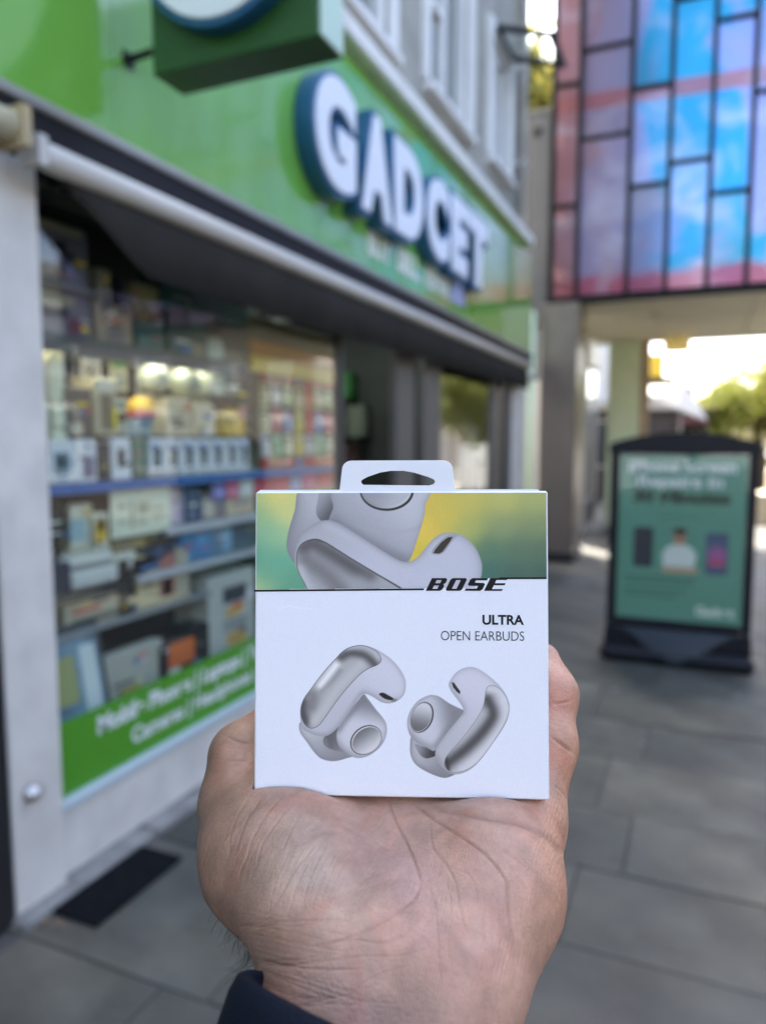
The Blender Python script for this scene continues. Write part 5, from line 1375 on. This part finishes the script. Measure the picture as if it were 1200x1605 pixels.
def set_col(me, name, rgb):
    a = me.color_attributes.new(name, 'FLOAT_COLOR', 'POINT')
    a.data.foreach_set('color', np.concatenate([rgb, np.ones((len(rgb), 1))], 1).astype(np.float32).ravel())
me = np_mesh('front_print', V, Fq)
set_col(me, 'ink', alb.reshape(-1, 3))
mp_ = bpy.data.materials.new('printed card'); mp_.use_nodes = True
nt = mp_.node_tree; b = nt.nodes['Principled BSDF']
at_ = nt.nodes.new('ShaderNodeAttribute'); at_.attribute_name = 'ink'
nt.links.new(at_.outputs['Color'], b.inputs['Base Color'])
b.inputs['Roughness'].default_value = 0.42; b.inputs['Specular IOR Level'].default_value = 0.22
tc = nt.nodes.new('ShaderNodeTexCoord'); n_ = nt.nodes.new('ShaderNodeTexNoise'); n_.inputs['Scale'].default_value = 900
bp = nt.nodes.new('ShaderNodeBump'); bp.inputs['Strength'].default_value = 0.04; bp.inputs['Distance'].default_value = 0.0005
nt.links.new(tc.outputs['Object'], n_.inputs['Vector']); nt.links.new(n_.outputs['Fac'], bp.inputs['Height']); nt.links.new(bp.outputs['Normal'], b.inputs['Normal'])
me.transform(MBOX)
link('front_print', me, mp_, box)
M_ink = mat('black ink', (0.010, 0.009, 0.010), 0.5, spec=0.15)
BF = MBOX @ frame((0, -0.00022, 0), (1, 0, 0), (0, 0, 1), (0, -1, 0))
def ink(nm, loops):
    me = curve_mesh([[pl(*p) for p in lp] for lp in loops])
    link(nm, put(me, BF), M_ink, box)
ink('printed_line', [[(398.6, 924.4), (664, 922.2), (664, 925.0), (398.6, 927.4)]])
ink('printed_line', [[(782, 904.9), (856, 904.7), (856, 907.6), (782, 907.8)]])
def glyph(x0, x1, outer, holes=()):
    yb, yt, sh = 926.0, 906.0, 0.49
    def m(p):
        y = yb + (yt - yb) * p[1]
        return (x0 + (x1 - x0) * p[0] + (yb - y) * sh, y)
    return [[m(p) for p in outer]] + [[m(p) for p in h] for h in holes]
ink('logo_letter', glyph(666.8, 692.0, [(0, 0), (0.86, 0), (0.97, 0.08), (1, 0.2), (1, 0.4), (0.9, 0.51), (1, 0.62), (1, 0.86), (0.9, 1), (0, 1)], [[(0.36, 0.17), (0.36, 0.42), (0.66, 0.42), (0.66, 0.17)], [(0.36, 0.60), (0.36, 0.84), (0.66, 0.84), (0.66, 0.60)]]))
ink('logo_letter', glyph(697.0, 722.6, [(0.1, 0), (0.9, 0), (1, 0.12), (1, 0.88), (0.9, 1), (0.1, 1), (0, 0.88), (0, 0.12)], [[(0.36, 0.18), (0.36, 0.84), (0.64, 0.84), (0.64, 0.18)]]))
ink('logo_letter', glyph(727.8, 754.6, [(0, 0), (0.9, 0), (1, 0.12), (1, 0.5), (0.9, 0.62), (0.36, 0.64), (0.36, 0.82), (1.0, 0.82), (1.0, 1), (0.1, 1), (0, 0.88), (0, 0.5), (0.1, 0.4), (0.64, 0.38), (0.64, 0.18), (0, 0.18)]))
ink('logo_letter', glyph(758.0, 786.0, [(0, 0), (1, 0), (1, 0.14), (0.40, 0.14), (0.40, 0.44), (1.0, 0.44), (1.0, 0.60), (0.40, 0.60), (0.40, 0.85), (0.98, 0.85), (0.98, 1), (0, 1)]))
def ink_text(t, x0, x1, ybase, ytop, off):
    me = curve_mesh(None, text=t, size=1.0, offset=off)
    co = np.array([v.co[:] for v in me.vertices]); mn, mx = co.min(0), co.max(0)
    p0, p1 = pl(x0, ybase), pl(x1, ytop)
    sx = (p1[0] - p0[0]) / (mx[0] - mn[0]); sy = (p1[1] - p0[1]) / (mx[1] - mn[1])
    me.transform(Matrix.Translation((p0[0], p0[1], 0)) @ Matrix.Diagonal((sx, sy, 1, 1)) @ Matrix.Translation((-mn[0], -mn[1], 0)))
    link('lettering', put(me, BF), M_ink, box)
ink_text('ULTRA', 755.5, 820.5, 979.2, 963.8, 0.032)
ink_text('OPEN EARBUDS', 690.5, 820.8, 1003.4, 989.6, -0.006)
# hang tab card
hx0, hz0 = pl(405, 790); hx1, _ = pl(845, 790); _, hzt = pl(600, 767.5)
tx0, tzt = pl(533, 722); tx1, _ = pl(712, 722)
k_ = 1.015
def card():
    lp = [(hx0, hz0), (hx1, hz0), (hx1, hzt - 0.0004), (hx1 - 0.0006, hzt), (tx1 + 0.0002, hzt)]
    r = 0.0034
    for q in range(7):
        a = math.radians(90 * q / 6); lp.append((tx1 - 0.0006 - r + r * math.cos(a), tzt - r + r * math.sin(a)))
    for q in range(7):
        a = math.radians(90 + 90 * q / 6); lp.append((tx0 + 0.0006 + r + r * math.cos(a), tzt - r + r * math.sin(a)))
    lp += [(tx0 - 0.0002, hzt), (hx0 + 0.0006, hzt), (hx0, hzt - 0.0004)]
    hole = [pl(*p) for p in [(569, 760), (565, 756), (566, 752), (575, 747), (595, 740), (612, 737.3), (632, 737.3), (650, 740.5), (671, 747), (680, 751), (682, 755), (679, 759), (672, 761)]]
    return [lp, hole]
me = curve_mesh(card(), extrude=0.00022, bevel=0.00006)
link('hang_tab', put(me, MBOX @ frame((0, 0.0012 * 0 + 0.0010, 0), (1, 0, 0), (0, 0, 1), (0, -1, 0))), M_card, box)

# ================================================================== THE HAND
def cpt(px, py, d):
    """point in the holder's view frame (right, up, away) in metres"""
    return np.array(((px - CX) / FPX * d, -(py - CY) / FPX * d, d))
R3 = np.array([list(RT), list(UP), list(FW)])             # frame -> world rows
def toworld(P): return P @ R3 + np.array(C0)
MB2 = np.array(MBI)                                       # world -> box
def box_sdf(P):
    W = toworld(P); q = W @ MB2[:3, :3].T + MB2[:3, 3]
    c = np.array((BW / 2, BD / 2, BH / 2)); d = np.abs(q - c) - c
    return np.linalg.norm(np.maximum(d, 0), axis=-1) + np.minimum(d.max(-1), 0)
A = np.array
caps = [  # (p0, p1, r0, r1, blend)
    # wrist and forearm
    (cpt(520, 1540, .222), cpt(420, 1820, .200), .0190, .0245, .014),
    (cpt(702, 1540, .222), cpt(590, 1850, .195), .0205, .0250, .014),
    (cpt(620, 1530, .226), cpt(510, 1830, .200), .0195, .0240, .014),
    # heel and palm
    (cpt(620, 1530, .228), A((.005, -.1228, .275)), .0200, .0203, .016),
    (cpt(575, 1500, .232), A((-.016, -.1232, .278)), .0190, .0195, .016),
    (cpt(665, 1500, .230), A((.024, -.1225, .277)), .0190, .0195, .016),
    # thenar mound, thumb
    (cpt(534, 1508, .227), cpt(434, 1330, .273), .0190, .0274, .013),
    (cpt(434, 1330, .273), cpt(388, 1258, .288), .0274, .0180, .010),
    (cpt(500, 1400, .245), cpt(480, 1302, .274), .0190, .0165, .013),
    (cpt(388, 1245, .288), cpt(383, 1186, .293), .0172, .0134, .006),
    (cpt(383, 1186, .293), cpt(441, 1126, .316), .0134, .0096, .004),
    # hypothenar mound, pads at the finger roots
    (cpt(700, 1540, .222), cpt(760, 1395, .247), .0200, .0238, .014),
    (cpt(760, 1395, .247), cpt(797, 1312, .270), .0238, .0198, .012),
    (cpt(768, 1335, .270), cpt(808, 1280, .274), .0150, .0164, .006),
    (A((.030, -.1215, .283)), A((-.012, -.1215, .289)), .0155, .0155, .012),
    # little finger up the right side of the box
    (cpt(824, 1268, .277), cpt(857, 1170, .291), .0143, .0106, .006),
    (cpt(857, 1170, .291), cpt(863, 1088, .303), .0105, .0098, .007),
    (cpt(863, 1088, .303), cpt(848, 1036, .313), .0096, .0078, .007),
    # ring, middle and index finger round the back
    (A((.036, -.117, .302)), A((.052, -.086, .326)), .0130, .0108, .006),
    (A((.052, -.086, .326)), A((.049, -.060, .3285)), .0106, .0095, .002),
    (A((.049, -.060, .3285)), A((.036, -.043, .3235)), .0094, .0078, .002),
    (A((.013, -.117, .306)), A((.027, -.077, .3285)), .0132, .0110, .006),
    (A((.027, -.077, .3285)), A((.021, -.050, .3285)), .0108, .0097, .002),
    (A((.021, -.050, .3285)), A((.008, -.034, .3235)), .0096, .0080, .002),
    (A((-.014, -.116, .304)), A((-.002, -.078, .3285)), .0130, .0108, .006),
    (A((-.002, -.078, .3285)), A((-.004, -.050, .3285)), .0106, .0095, .002),
    (A((-.004, -.050, .3285)), A((-.014, -.035, .3235)), .0094, .0078, .002),
]
def hand_sdf(P, carve=True):
    out = None
    for (a, b_, r0, r1, k) in caps:
        e = b_ - a; t = np.clip((P - a) @ e / (e @ e), 0, 1)
        d = np.linalg.norm(P - a - t[..., None] * e, axis=-1) - (r0 + (r1 - r0) * t)
        if out is None: out = d
        else:
            h = np.clip(0.5 + 0.5 * (out - d) / k, 0, 1)
            out = out * (1 - h) + d * h - k * h * (1 - h)
    if carve:
        kb = 0.0016
        q = -(box_sdf(P) - 0.0003)
        h = np.clip(0.5 - 0.5 * (out - q) / kb, 0, 1)
        out = out * (1 - h) + q * h + kb * h * (1 - h)
    return out
def surface_nets(lo, hi, step):
    n = [int(math.ceil((h - l) / step)) + 1 for l, h in zip(lo, hi)]
    ax = [lo[i] + step * np.arange(n[i]) for i in range(3)]
    Sd = np.full(n, 1.0, np.float32)
    # coarse pass, then only the blocks near the surface
    bs = 8
    for i0 in range(0, n[0], bs):
        for j0 in range(0, n[1], bs):
            xs, ys = ax[0][i0:i0 + bs], ax[1][j0:j0 + bs]
            zs = ax[2]
            cen = np.stack(np.meshgrid([xs.mean()], [ys.mean()], zs[bs // 2::bs], indexing='ij'), -1)[0, 0]
            dc = hand_sdf(cen, False)
            for kk, dd in enumerate(dc):
                k0 = kk * bs
                if abs(dd) < step * bs * 1.2 + 0.006:
                    z_ = zs[k0:k0 + bs]
                    G = np.stack(np.meshgrid(xs, ys, z_, indexing='ij'), -1)
                    Sd[i0:i0 + bs, j0:j0 + bs, k0:k0 + bs] = hand_sdf(G)
                elif dd < 0: Sd[i0:i0 + bs, j0:j0 + bs, k0:k0 + bs] = -1
    # slab of the last z rows may be unvisited when n is not a multiple of bs
    neg = Sd < 0
    c = [neg[i:n[0] - 1 + i, j:n[1] - 1 + j, k:n[2] - 1 + k] for i in (0, 1) for j in (0, 1) for k in (0, 1)]
    cnt = sum(q.astype(np.int8) for q in c); cell = (cnt > 0) & (cnt < 8)
    I, J, K = np.nonzero(cell)
    idx = -np.ones(cell.shape, np.int64); idx[I, J, K] = np.arange(len(I))
    acc = np.zeros((len(I), 3)); num = np.zeros(len(I))
    corners = [(i, j, k) for i in (0, 1) for j in (0, 1) for k in (0, 1)]
    for a in range(8):
        for b_ in range(a + 1, 8):
            ca, cb = corners[a], corners[b_]
            if sum(abs(x - y) for x, y in zip(ca, cb)) != 1: continue
            sa = Sd[I + ca[0], J + ca[1], K + ca[2]].astype(float); sb = Sd[I + cb[0], J + cb[1], K + cb[2]].astype(float)
            m = (sa < 0) != (sb < 0); t = np.where(m, sa / (sa - sb + 1e-20), 0)
            p = A(ca)[None] + t[:, None] * (A(cb) - A(ca))[None]
            acc[m] += p[m]; num[m] += 1
    V = (acc / num[:, None] + np.stack([I, J, K], 1)) * step + A(lo)
    F = []
    for axn in range(3):
        u, w = (axn + 1) % 3, (axn + 2) % 3
        sl0 = [slice(0, n[0] - 1), slice(0, n[1] - 1), slice(0, n[2] - 1)]
        sl1 = list(sl0); sl1[axn] = slice(1, n[axn])
        ch = neg[tuple(sl0)] != neg[tuple(sl1)]
        E_ = np.stack(np.nonzero(ch), 1)
        E_ = E_[(E_[:, u] > 0) & (E_[:, w] > 0)]
        du = np.zeros(3, int); du[u] = 1; dw = np.zeros(3, int); dw[w] = 1
        q = [idx[tuple((E_ - o).T)] for o in (du * 0, du, du + dw, dw)]
        flip = neg[tuple(E_.T)]
        Q = np.stack(q, 1); Q[~flip] = Q[~flip][:, ::-1]
        F.append(Q[(Q >= 0).all(1)])
    return V, np.concatenate(F)
def subdivide(V, F):
    n = len(V)
    E_ = np.concatenate([F[:, [0, 1]], F[:, [1, 2]], F[:, [2, 3]], F[:, [3, 0]]]); Es = np.sort(E_, 1)
    key = Es[:, 0] * n + Es[:, 1]
    uk, inv = np.unique(key, return_inverse=True)
    ev = np.stack([uk // n, uk % n], 1)
    VE = (V[ev[:, 0]] + V[ev[:, 1]]) / 2; VF = V[F].mean(1)
    m = len(F); e = [n + inv[i * m:(i + 1) * m] for i in range(4)]; fc = n + len(uk) + np.arange(m)
    V2 = np.concatenate([V, VE, VF])
    F2 = np.concatenate([np.stack([F[:, 0], e[0], fc, e[3]], 1), np.stack([e[0], F[:, 1], e[1], fc], 1), np.stack([fc, e[1], F[:, 2], e[2]], 1), np.stack([e[3], fc, e[2], F[:, 3]], 1)])
    return V2, F2
def project(V, it=2):
    h = 0.0003
    for _ in range(it):
        d = hand_sdf(V)
        g = np.stack([hand_sdf(V + A(o) * h) - d for o in ((1, 0, 0), (0, 1, 0), (0, 0, 1))], 1) / h
        g2 = (g ** 2).sum(1, keepdims=True)
        V = V - np.clip(d[:, None], -0.002, 0.002) * g / np.maximum(g2, 0.25)
    return V, g / np.sqrt(np.maximum(g2, 1e-9))
HV, HF = surface_nets((-.082, -.212, .150), (.094, -.018, .346), .0016)
HV, HF = subdivide(HV, HF)
HV, _ = project(HV, 1)
HV, HF = subdivide(HV, HF)
HV, HN = project(HV, 2)
# creases and folds of the palm: lines pressed into the skin on the side that faces up
hx = CX + FPX * HV[:, 0] / HV[:, 2]; hy = CY - FPX * HV[:, 1] / HV[:, 2]
view = HV / np.linalg.norm(HV, axis=1, keepdims=True)
front = (-(view * HN).sum(1) > 0.05)
# the palm side only, not the fingers behind the box
front &= (HV[:, 2] < .312)
def zc(P, ox, oy, s): return [(ox + x / s, oy + y / s) for x, y in P]
Z7 = lambda P: zc(P, 280, 1200, 1.875)
cre = [  # points, width px, depth mm, darkness
    (Z7([(615, 100), (640, 170), (672, 235), (695, 290), (712, 345)]), 2.6, .55, .75),
    (Z7([(712, 345), (692, 388), (640, 430), (560, 480), (470, 515), (380, 535)]), 3.0, .35, .5),
    (Z7([(738, 165), (744, 235), (770, 275), (790, 300), (812, 345), (826, 420), (850, 500)]), 2.2, .3, .45),
    (Z7([(690, 110), (760, 165), (830, 210), (900, 262), (945, 315), (964, 350), (968, 420), (985, 520)]), 2.8, .5, .7),
    (Z7([(740, 120), (830, 140), (930, 155), (1010, 172), (1085, 212), (1132, 270)]), 5.5, .9, .8),  # strong darkness also paints the fold's shadow
    (Z7([(930, 240), (980, 270), (1025, 305)]), 1.8, .2, .35),
    (Z7([(712, 345), (745, 380), (757, 450), (762, 540), (772, 650)]), 2.0, .22, .4),
    (Z7([(800, 300), (850, 320), (872, 360), (880, 430)]), 1.8, .2, .35),
    (Z7([(705, 350), (760, 320), (800, 295), (850, 250)]), 1.6, .18, .3),
    (Z7([(785, 330), (800, 420), (792, 520), (800, 600)]), 1.5, .15, .25),
    (Z7([(890, 440), (900, 520), (890, 620)]), 1.5, .12, .25),
    (Z7([(940, 430), (945, 560), (930, 660)]), 1.5, .12, .2),
    (Z7([(205, 95), (172, 150), (150, 215), (150, 270)]), 2.2, .28, .5),
    (Z7([(245, 98), (205, 150), (180, 210), (165, 270)]), 2.2, .28, .5),
    (Z7([(295, 100), (255, 150), (215, 220), (195, 290)]), 2.2, .25, .5),
    (Z7([(335, 110), (290, 165), (245, 235), (225, 310)]), 2.0, .22, .45),
    (Z7([(400, 232), (340, 310), (290, 400), (250, 450)]), 2.0, .22, .45),
    (Z7([(365, 130), (330, 190), (300, 260)]), 1.6, .15, .3),
    (Z7([(470, 175), (560, 215), (640, 262)]), 1.5, .12, .25),
    (Z7([(520, 170), (590, 230), (660, 300)]), 1.3, .1, .2),
    (Z7([(430, 520), (520, 512), (610, 520), (700, 470)]), 2.4, .25, .5),
    (Z7([(440, 570), (540, 560), (640, 560), (720, 540)]), 2.0, .2, .4),
    (Z7([(205, 562), (260, 575), (330, 590), (430, 600), (540, 598)]), 2.4, .3, .55),
    (Z7([(215, 590), (300, 620), (400, 650), (520, 690), (640, 700)]), 2.0, .2, .45),
    (Z7([(520, 650), (600, 610), (680, 585)]), 1.8, .15, .35),
    (zc([(385, 700), (440, 722), (500, 745), (580, 765), (660, 785)], 290, 1040, 6.17), 2.6, .8, .75),
    (zc([(400, 820), (520, 815), (655, 822)], 290, 1040, 6.17), 1.6, .2, .35),
    (zc([(370, 935), (450, 940), (560, 938), (660, 930)], 290, 1040, 6.17), 2.2, .45, .6),
    (zc([(600, 1150), (640, 1165), (665, 1160)], 290, 1040, 6.17), 1.8, .4, .5),
    (zc([(110, 655), (170, 655), (230, 648), (300, 628)], 840, 980, 5.35), 2.2, .5, .7),
    (zc([(105, 930), (170, 965), (240, 1020), (320, 1082)], 840, 980, 5.35), 3.0, .9, .85),
    (zc([(120, 1340), (190, 1375), (240, 1440), (250, 1500)], 840, 980, 5.35), 1.8, .3, .4),
]
r_ = random.Random(11)
for k in range(40):                                     # fine wrist and heel lines
    y0 = 420 + k * 7.5 + r_.uniform(-6, 6); x0 = 150 + max(0, y0 - 420) * 0.25 + r_.uniform(-10, 60); ln = r_.uniform(120, 330)
    cre.append((Z7([(x0 + ln * t, y0 + 26 * math.sin(t * 2.2 + k * 0.4) * (1 if y0 < 600 else 1.4) + 12 * t) for t in (0, .33, .66, 1)]), r_.uniform(0.9, 1.5), r_.uniform(.07, .16), r_.uniform(.2, .42)))
for k in range(26):                                     # fine lines fanning over the thumb mound
    t0 = k / 26; x0 = 110 + 420 * t0 + r_.uniform(-14, 14); y0 = 130 + 60 * r_.random() + 120 * t0
    cre.append((Z7([(x0, y0), (x0 - 34, y0 + 60), (x0 - 60, y0 + 130), (x0 - 76, y0 + 200 + r_.uniform(-30, 40))]), r_.uniform(0.8, 1.3), r_.uniform(.06, .12), r_.uniform(.16, .34)))
for k in range(22):                                     # fine cross lines and long palm lines
    x0 = 720 + 330 * r_.random(); y0 = 330 + 300 * r_.random(); ln = r_.uniform(60, 190)
    cre.append((Z7([(x0, y0), (x0 + r_.uniform(-14, 14), y0 + ln / 2), (x0 + r_.uniform(-24, 20), y0 + ln)]), r_.uniform(0.8, 1.3), r_.uniform(.05, .1), r_.uniform(.12, .28)))
for k in range(18):
    x0 = 420 + 260 * r_.random(); y0 = 250 + 330 * r_.random(); ln = r_.uniform(60, 160)
    cre.append((Z7([(x0, y0), (x0 + ln * .5, y0 + r_.uniform(-24, 6)), (x0 + ln, y0 + r_.uniform(-50, 8))]), r_.uniform(0.7, 1.2), r_.uniform(.04, .09), r_.uniform(.12, .26)))
disp = np.zeros(len(HV)); dark = np.zeros(len(HV))
for (P, wd, dep, dk) in cre:
    Q = catmull_open(P, 5)
    if dep > .16: wd *= .8; dep *= .75; dk *= .95
    m = front & (hx > Q[:, 0].min() - 14) & (hx < Q[:, 0].max() + 14) & (hy > Q[:, 1].min() - 14) & (hy < Q[:, 1].max() + 14)
    ids = np.nonzero(m)[0]
    if len(ids) == 0: continue
    X, Y = hx[ids], hy[ids]
    d = seg_dist(X, Y, Q, False)
    # taper at both ends
    e0 = np.hypot(X - Q[0, 0], Y - Q[0, 1]); e1 = np.hypot(X - Q[-1, 0], Y - Q[-1, 1])
    tp = np.clip(np.minimum(e0, e1) / 16.0, 0.15, 1)
    gq = np.exp(-(d / wd) ** 2) * tp
    disp[ids] -= gq * dep * 1e-3 + np.exp(-(d / (wd * 4)) ** 2) * tp * dep * 0.3e-3 - np.exp(-((d - wd * 2.2) / (wd * 1.3)) ** 2) * tp * dep * 0.18e-3
    dark[ids] = np.maximum(dark[ids], gq * dk)
HV = HV + HN * np.clip(disp, -.0012, .0004)[:, None]
# skin tones: pinker palm, tanned outer side darkened further for its shade
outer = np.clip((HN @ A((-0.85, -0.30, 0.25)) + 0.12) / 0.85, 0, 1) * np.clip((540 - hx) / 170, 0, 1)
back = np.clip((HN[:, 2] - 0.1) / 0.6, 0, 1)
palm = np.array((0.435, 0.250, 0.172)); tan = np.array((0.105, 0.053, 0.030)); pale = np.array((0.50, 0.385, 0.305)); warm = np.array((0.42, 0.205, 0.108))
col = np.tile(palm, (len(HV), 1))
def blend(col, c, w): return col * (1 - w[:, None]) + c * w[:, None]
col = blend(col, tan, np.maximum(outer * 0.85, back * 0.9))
gz_ = np.exp(-(((hx - 480) / 75) ** 2 + ((hy - 1370) / 85) ** 2)); col = blend(col, pale, gz_ * 0.6)  # pale thumb mound, its highlight painted into the skin
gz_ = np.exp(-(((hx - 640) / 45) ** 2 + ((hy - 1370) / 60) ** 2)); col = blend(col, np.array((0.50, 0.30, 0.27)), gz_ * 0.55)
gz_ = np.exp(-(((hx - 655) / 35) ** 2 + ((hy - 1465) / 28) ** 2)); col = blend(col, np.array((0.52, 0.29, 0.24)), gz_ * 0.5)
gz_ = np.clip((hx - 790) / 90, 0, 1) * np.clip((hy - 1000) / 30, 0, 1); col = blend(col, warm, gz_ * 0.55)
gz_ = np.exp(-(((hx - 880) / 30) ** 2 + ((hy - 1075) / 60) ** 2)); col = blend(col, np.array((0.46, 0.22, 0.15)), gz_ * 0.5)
gz_ = np.clip((1540 - hy) / 60, 0, 1) * np.clip((hy - 1420) / 60, 0, 1) * np.clip((560 - hx) / 160, 0, 1); col = blend(col, np.array((0.27, 0.155, 0.11)), gz_ * 0.7)  # brown wrist corner, shading painted into the skin
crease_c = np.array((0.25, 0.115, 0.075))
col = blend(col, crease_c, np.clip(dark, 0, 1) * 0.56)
person = empty('person', tuple(toworld(cpt(520, 1800, .2))), label='open palm of a person holding up the white box, navy sleeve at wrist', cat='person')
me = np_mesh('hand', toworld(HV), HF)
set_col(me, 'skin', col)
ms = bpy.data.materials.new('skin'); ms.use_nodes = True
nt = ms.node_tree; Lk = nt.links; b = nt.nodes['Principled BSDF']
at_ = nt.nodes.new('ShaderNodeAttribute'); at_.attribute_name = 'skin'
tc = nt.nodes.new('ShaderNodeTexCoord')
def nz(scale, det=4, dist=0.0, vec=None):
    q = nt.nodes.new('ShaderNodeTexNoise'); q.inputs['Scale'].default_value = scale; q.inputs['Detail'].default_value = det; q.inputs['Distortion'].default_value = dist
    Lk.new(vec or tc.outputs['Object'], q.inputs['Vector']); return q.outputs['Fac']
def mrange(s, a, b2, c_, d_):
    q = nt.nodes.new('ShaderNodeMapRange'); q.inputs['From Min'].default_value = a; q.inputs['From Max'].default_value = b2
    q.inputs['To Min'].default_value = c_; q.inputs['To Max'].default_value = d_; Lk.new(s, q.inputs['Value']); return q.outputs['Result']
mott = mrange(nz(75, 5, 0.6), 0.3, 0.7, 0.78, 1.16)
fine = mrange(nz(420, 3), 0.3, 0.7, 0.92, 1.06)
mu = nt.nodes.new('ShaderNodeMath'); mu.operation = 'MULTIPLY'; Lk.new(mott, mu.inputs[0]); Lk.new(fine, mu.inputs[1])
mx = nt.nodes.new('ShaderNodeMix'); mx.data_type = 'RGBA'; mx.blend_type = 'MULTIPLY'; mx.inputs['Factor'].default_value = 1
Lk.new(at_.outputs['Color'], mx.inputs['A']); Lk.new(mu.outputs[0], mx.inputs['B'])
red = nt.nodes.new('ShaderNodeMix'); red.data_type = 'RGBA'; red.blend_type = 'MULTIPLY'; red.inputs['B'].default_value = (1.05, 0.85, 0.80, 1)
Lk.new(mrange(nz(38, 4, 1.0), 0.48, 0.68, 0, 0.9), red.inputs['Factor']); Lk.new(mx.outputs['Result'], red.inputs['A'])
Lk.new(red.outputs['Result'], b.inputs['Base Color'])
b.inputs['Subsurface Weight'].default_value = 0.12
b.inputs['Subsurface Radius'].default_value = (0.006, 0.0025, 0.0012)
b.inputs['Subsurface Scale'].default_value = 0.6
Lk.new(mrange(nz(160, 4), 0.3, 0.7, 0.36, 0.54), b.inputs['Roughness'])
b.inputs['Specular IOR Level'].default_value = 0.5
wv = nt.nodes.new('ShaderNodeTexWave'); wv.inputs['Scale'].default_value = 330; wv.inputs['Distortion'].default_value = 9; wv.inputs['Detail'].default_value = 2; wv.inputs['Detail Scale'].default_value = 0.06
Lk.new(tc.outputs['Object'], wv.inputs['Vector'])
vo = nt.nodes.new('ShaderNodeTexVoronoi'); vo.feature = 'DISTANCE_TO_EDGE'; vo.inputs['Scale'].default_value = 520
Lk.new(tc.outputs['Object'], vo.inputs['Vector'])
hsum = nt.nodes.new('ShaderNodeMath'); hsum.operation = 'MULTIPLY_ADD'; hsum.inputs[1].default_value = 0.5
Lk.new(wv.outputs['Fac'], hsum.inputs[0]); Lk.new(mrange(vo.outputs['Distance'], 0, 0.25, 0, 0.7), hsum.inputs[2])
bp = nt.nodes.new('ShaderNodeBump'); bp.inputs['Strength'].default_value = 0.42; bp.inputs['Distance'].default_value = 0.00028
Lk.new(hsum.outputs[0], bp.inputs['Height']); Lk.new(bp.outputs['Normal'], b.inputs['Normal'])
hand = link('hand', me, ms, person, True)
# ---- navy sleeve round the forearm
ex = A((0.90, -0.42, 0.10)); ex /= np.linalg.norm(ex)
axd = A((-0.40, -0.80, -0.45)); axd -= ex * (axd @ ex); axd /= np.linalg.norm(axd)
ez = np.cross(ex, axd); ez /= np.linalg.norm(ez)
if ez[2] > 0: ez = -ez                                   # towards the viewer
c0 = cpt(612, 1622, .205)
n = 72; v = []; f = []
prof = [(0.004, -0.0030), (0.0, -0.0012), (-0.0012, 0.0008), (0.0, 0.0028), (0.004, 0.0036), (0.012, 0.0034), (0.0135, 0.0028), (0.015, 0.0036), (0.03, 0.0045), (0.06, 0.006), (0.10, 0.009), (0.16, 0.014), (0.22, 0.018), (0.225, 0.010), (0.226, -0.02)]
for (t, o) in prof:
    for k in range(n):
        a = 2 * math.pi * k / n
        w = 0.0012 * math.sin(3 * a + t * 60) * min(1, t * 25) + 0.0008 * math.sin(7 * a - t * 90) * min(1, t * 20)
        p = c0 + axd * t + ex * math.cos(a) * (0.0435 + o + w) + ez * math.sin(a) * (0.030 + o + w)
        v.append(tuple(toworld(p)))
for i in range(len(prof) - 1):
    for k in range(n):
        f.append((i * n + k, i * n + (k + 1) % n, (i + 1) * n + (k + 1) % n, (i + 1) * n + k))
f.append(tuple((len(prof) - 1) * n + k for k in range(n)))
M_navy = mat('navy jersey', (0.0035, 0.006, 0.013), 0.7, spec=0.12, var=0.2, scale=180, bump=0.15, bscale=900)
MB().add(v, f).build('sleeve', M_navy, person, True)
# ---- dark hairs on the outer side of the wrist
hmb = MB()
cand = np.nonzero((np.abs((view * HN).sum(1)) < 0.16) & (hx > 330) & (hx < 415) & (hy > 1395) & (hy < 1545) & (HV[:, 2] < .27))[0]
hr = random.Random(4)
wgt = np.clip((hy[cand] - 1390) / 130, 0.08, 1); wgt /= wgt.sum()
for i in rng.choice(cand, size=min(75, len(cand)), replace=False, p=wgt):
    p = HV[i]; nrm = HN[i]
    low = (hy[i] - 1395) / 150
    ln = (0.0025 + 0.0075 * low) * hr.uniform(0.4, 1.3)
    down = A((hr.uniform(-0.3, 0.25), -0.85 + 0.9 * low * hr.random(), hr.uniform(-0.3, 0.3)))
    pts = []; q = p.copy(); d = nrm * hr.uniform(0.4, 1.1) + down * 0.5 + A((hr.uniform(-.5, .5), hr.uniform(-.5, .5), hr.uniform(-.5, .5)))
    for s_ in range(6):
        pts.append(tuple(toworld(q))); d = d + down * 0.16; q = q + d / np.linalg.norm(d) * ln / 5
    hmb.tube(pts, [0.000062, 0.00006, 0.000055, 0.00005, 0.00004, 0.000015], 4, False)
if hmb.v:
    hh = hmb.build('arm_hair', mat('black hair', (0.012, 0.010, 0.010), 0.5), person, True)
    hh['kind'] = 'stuff'
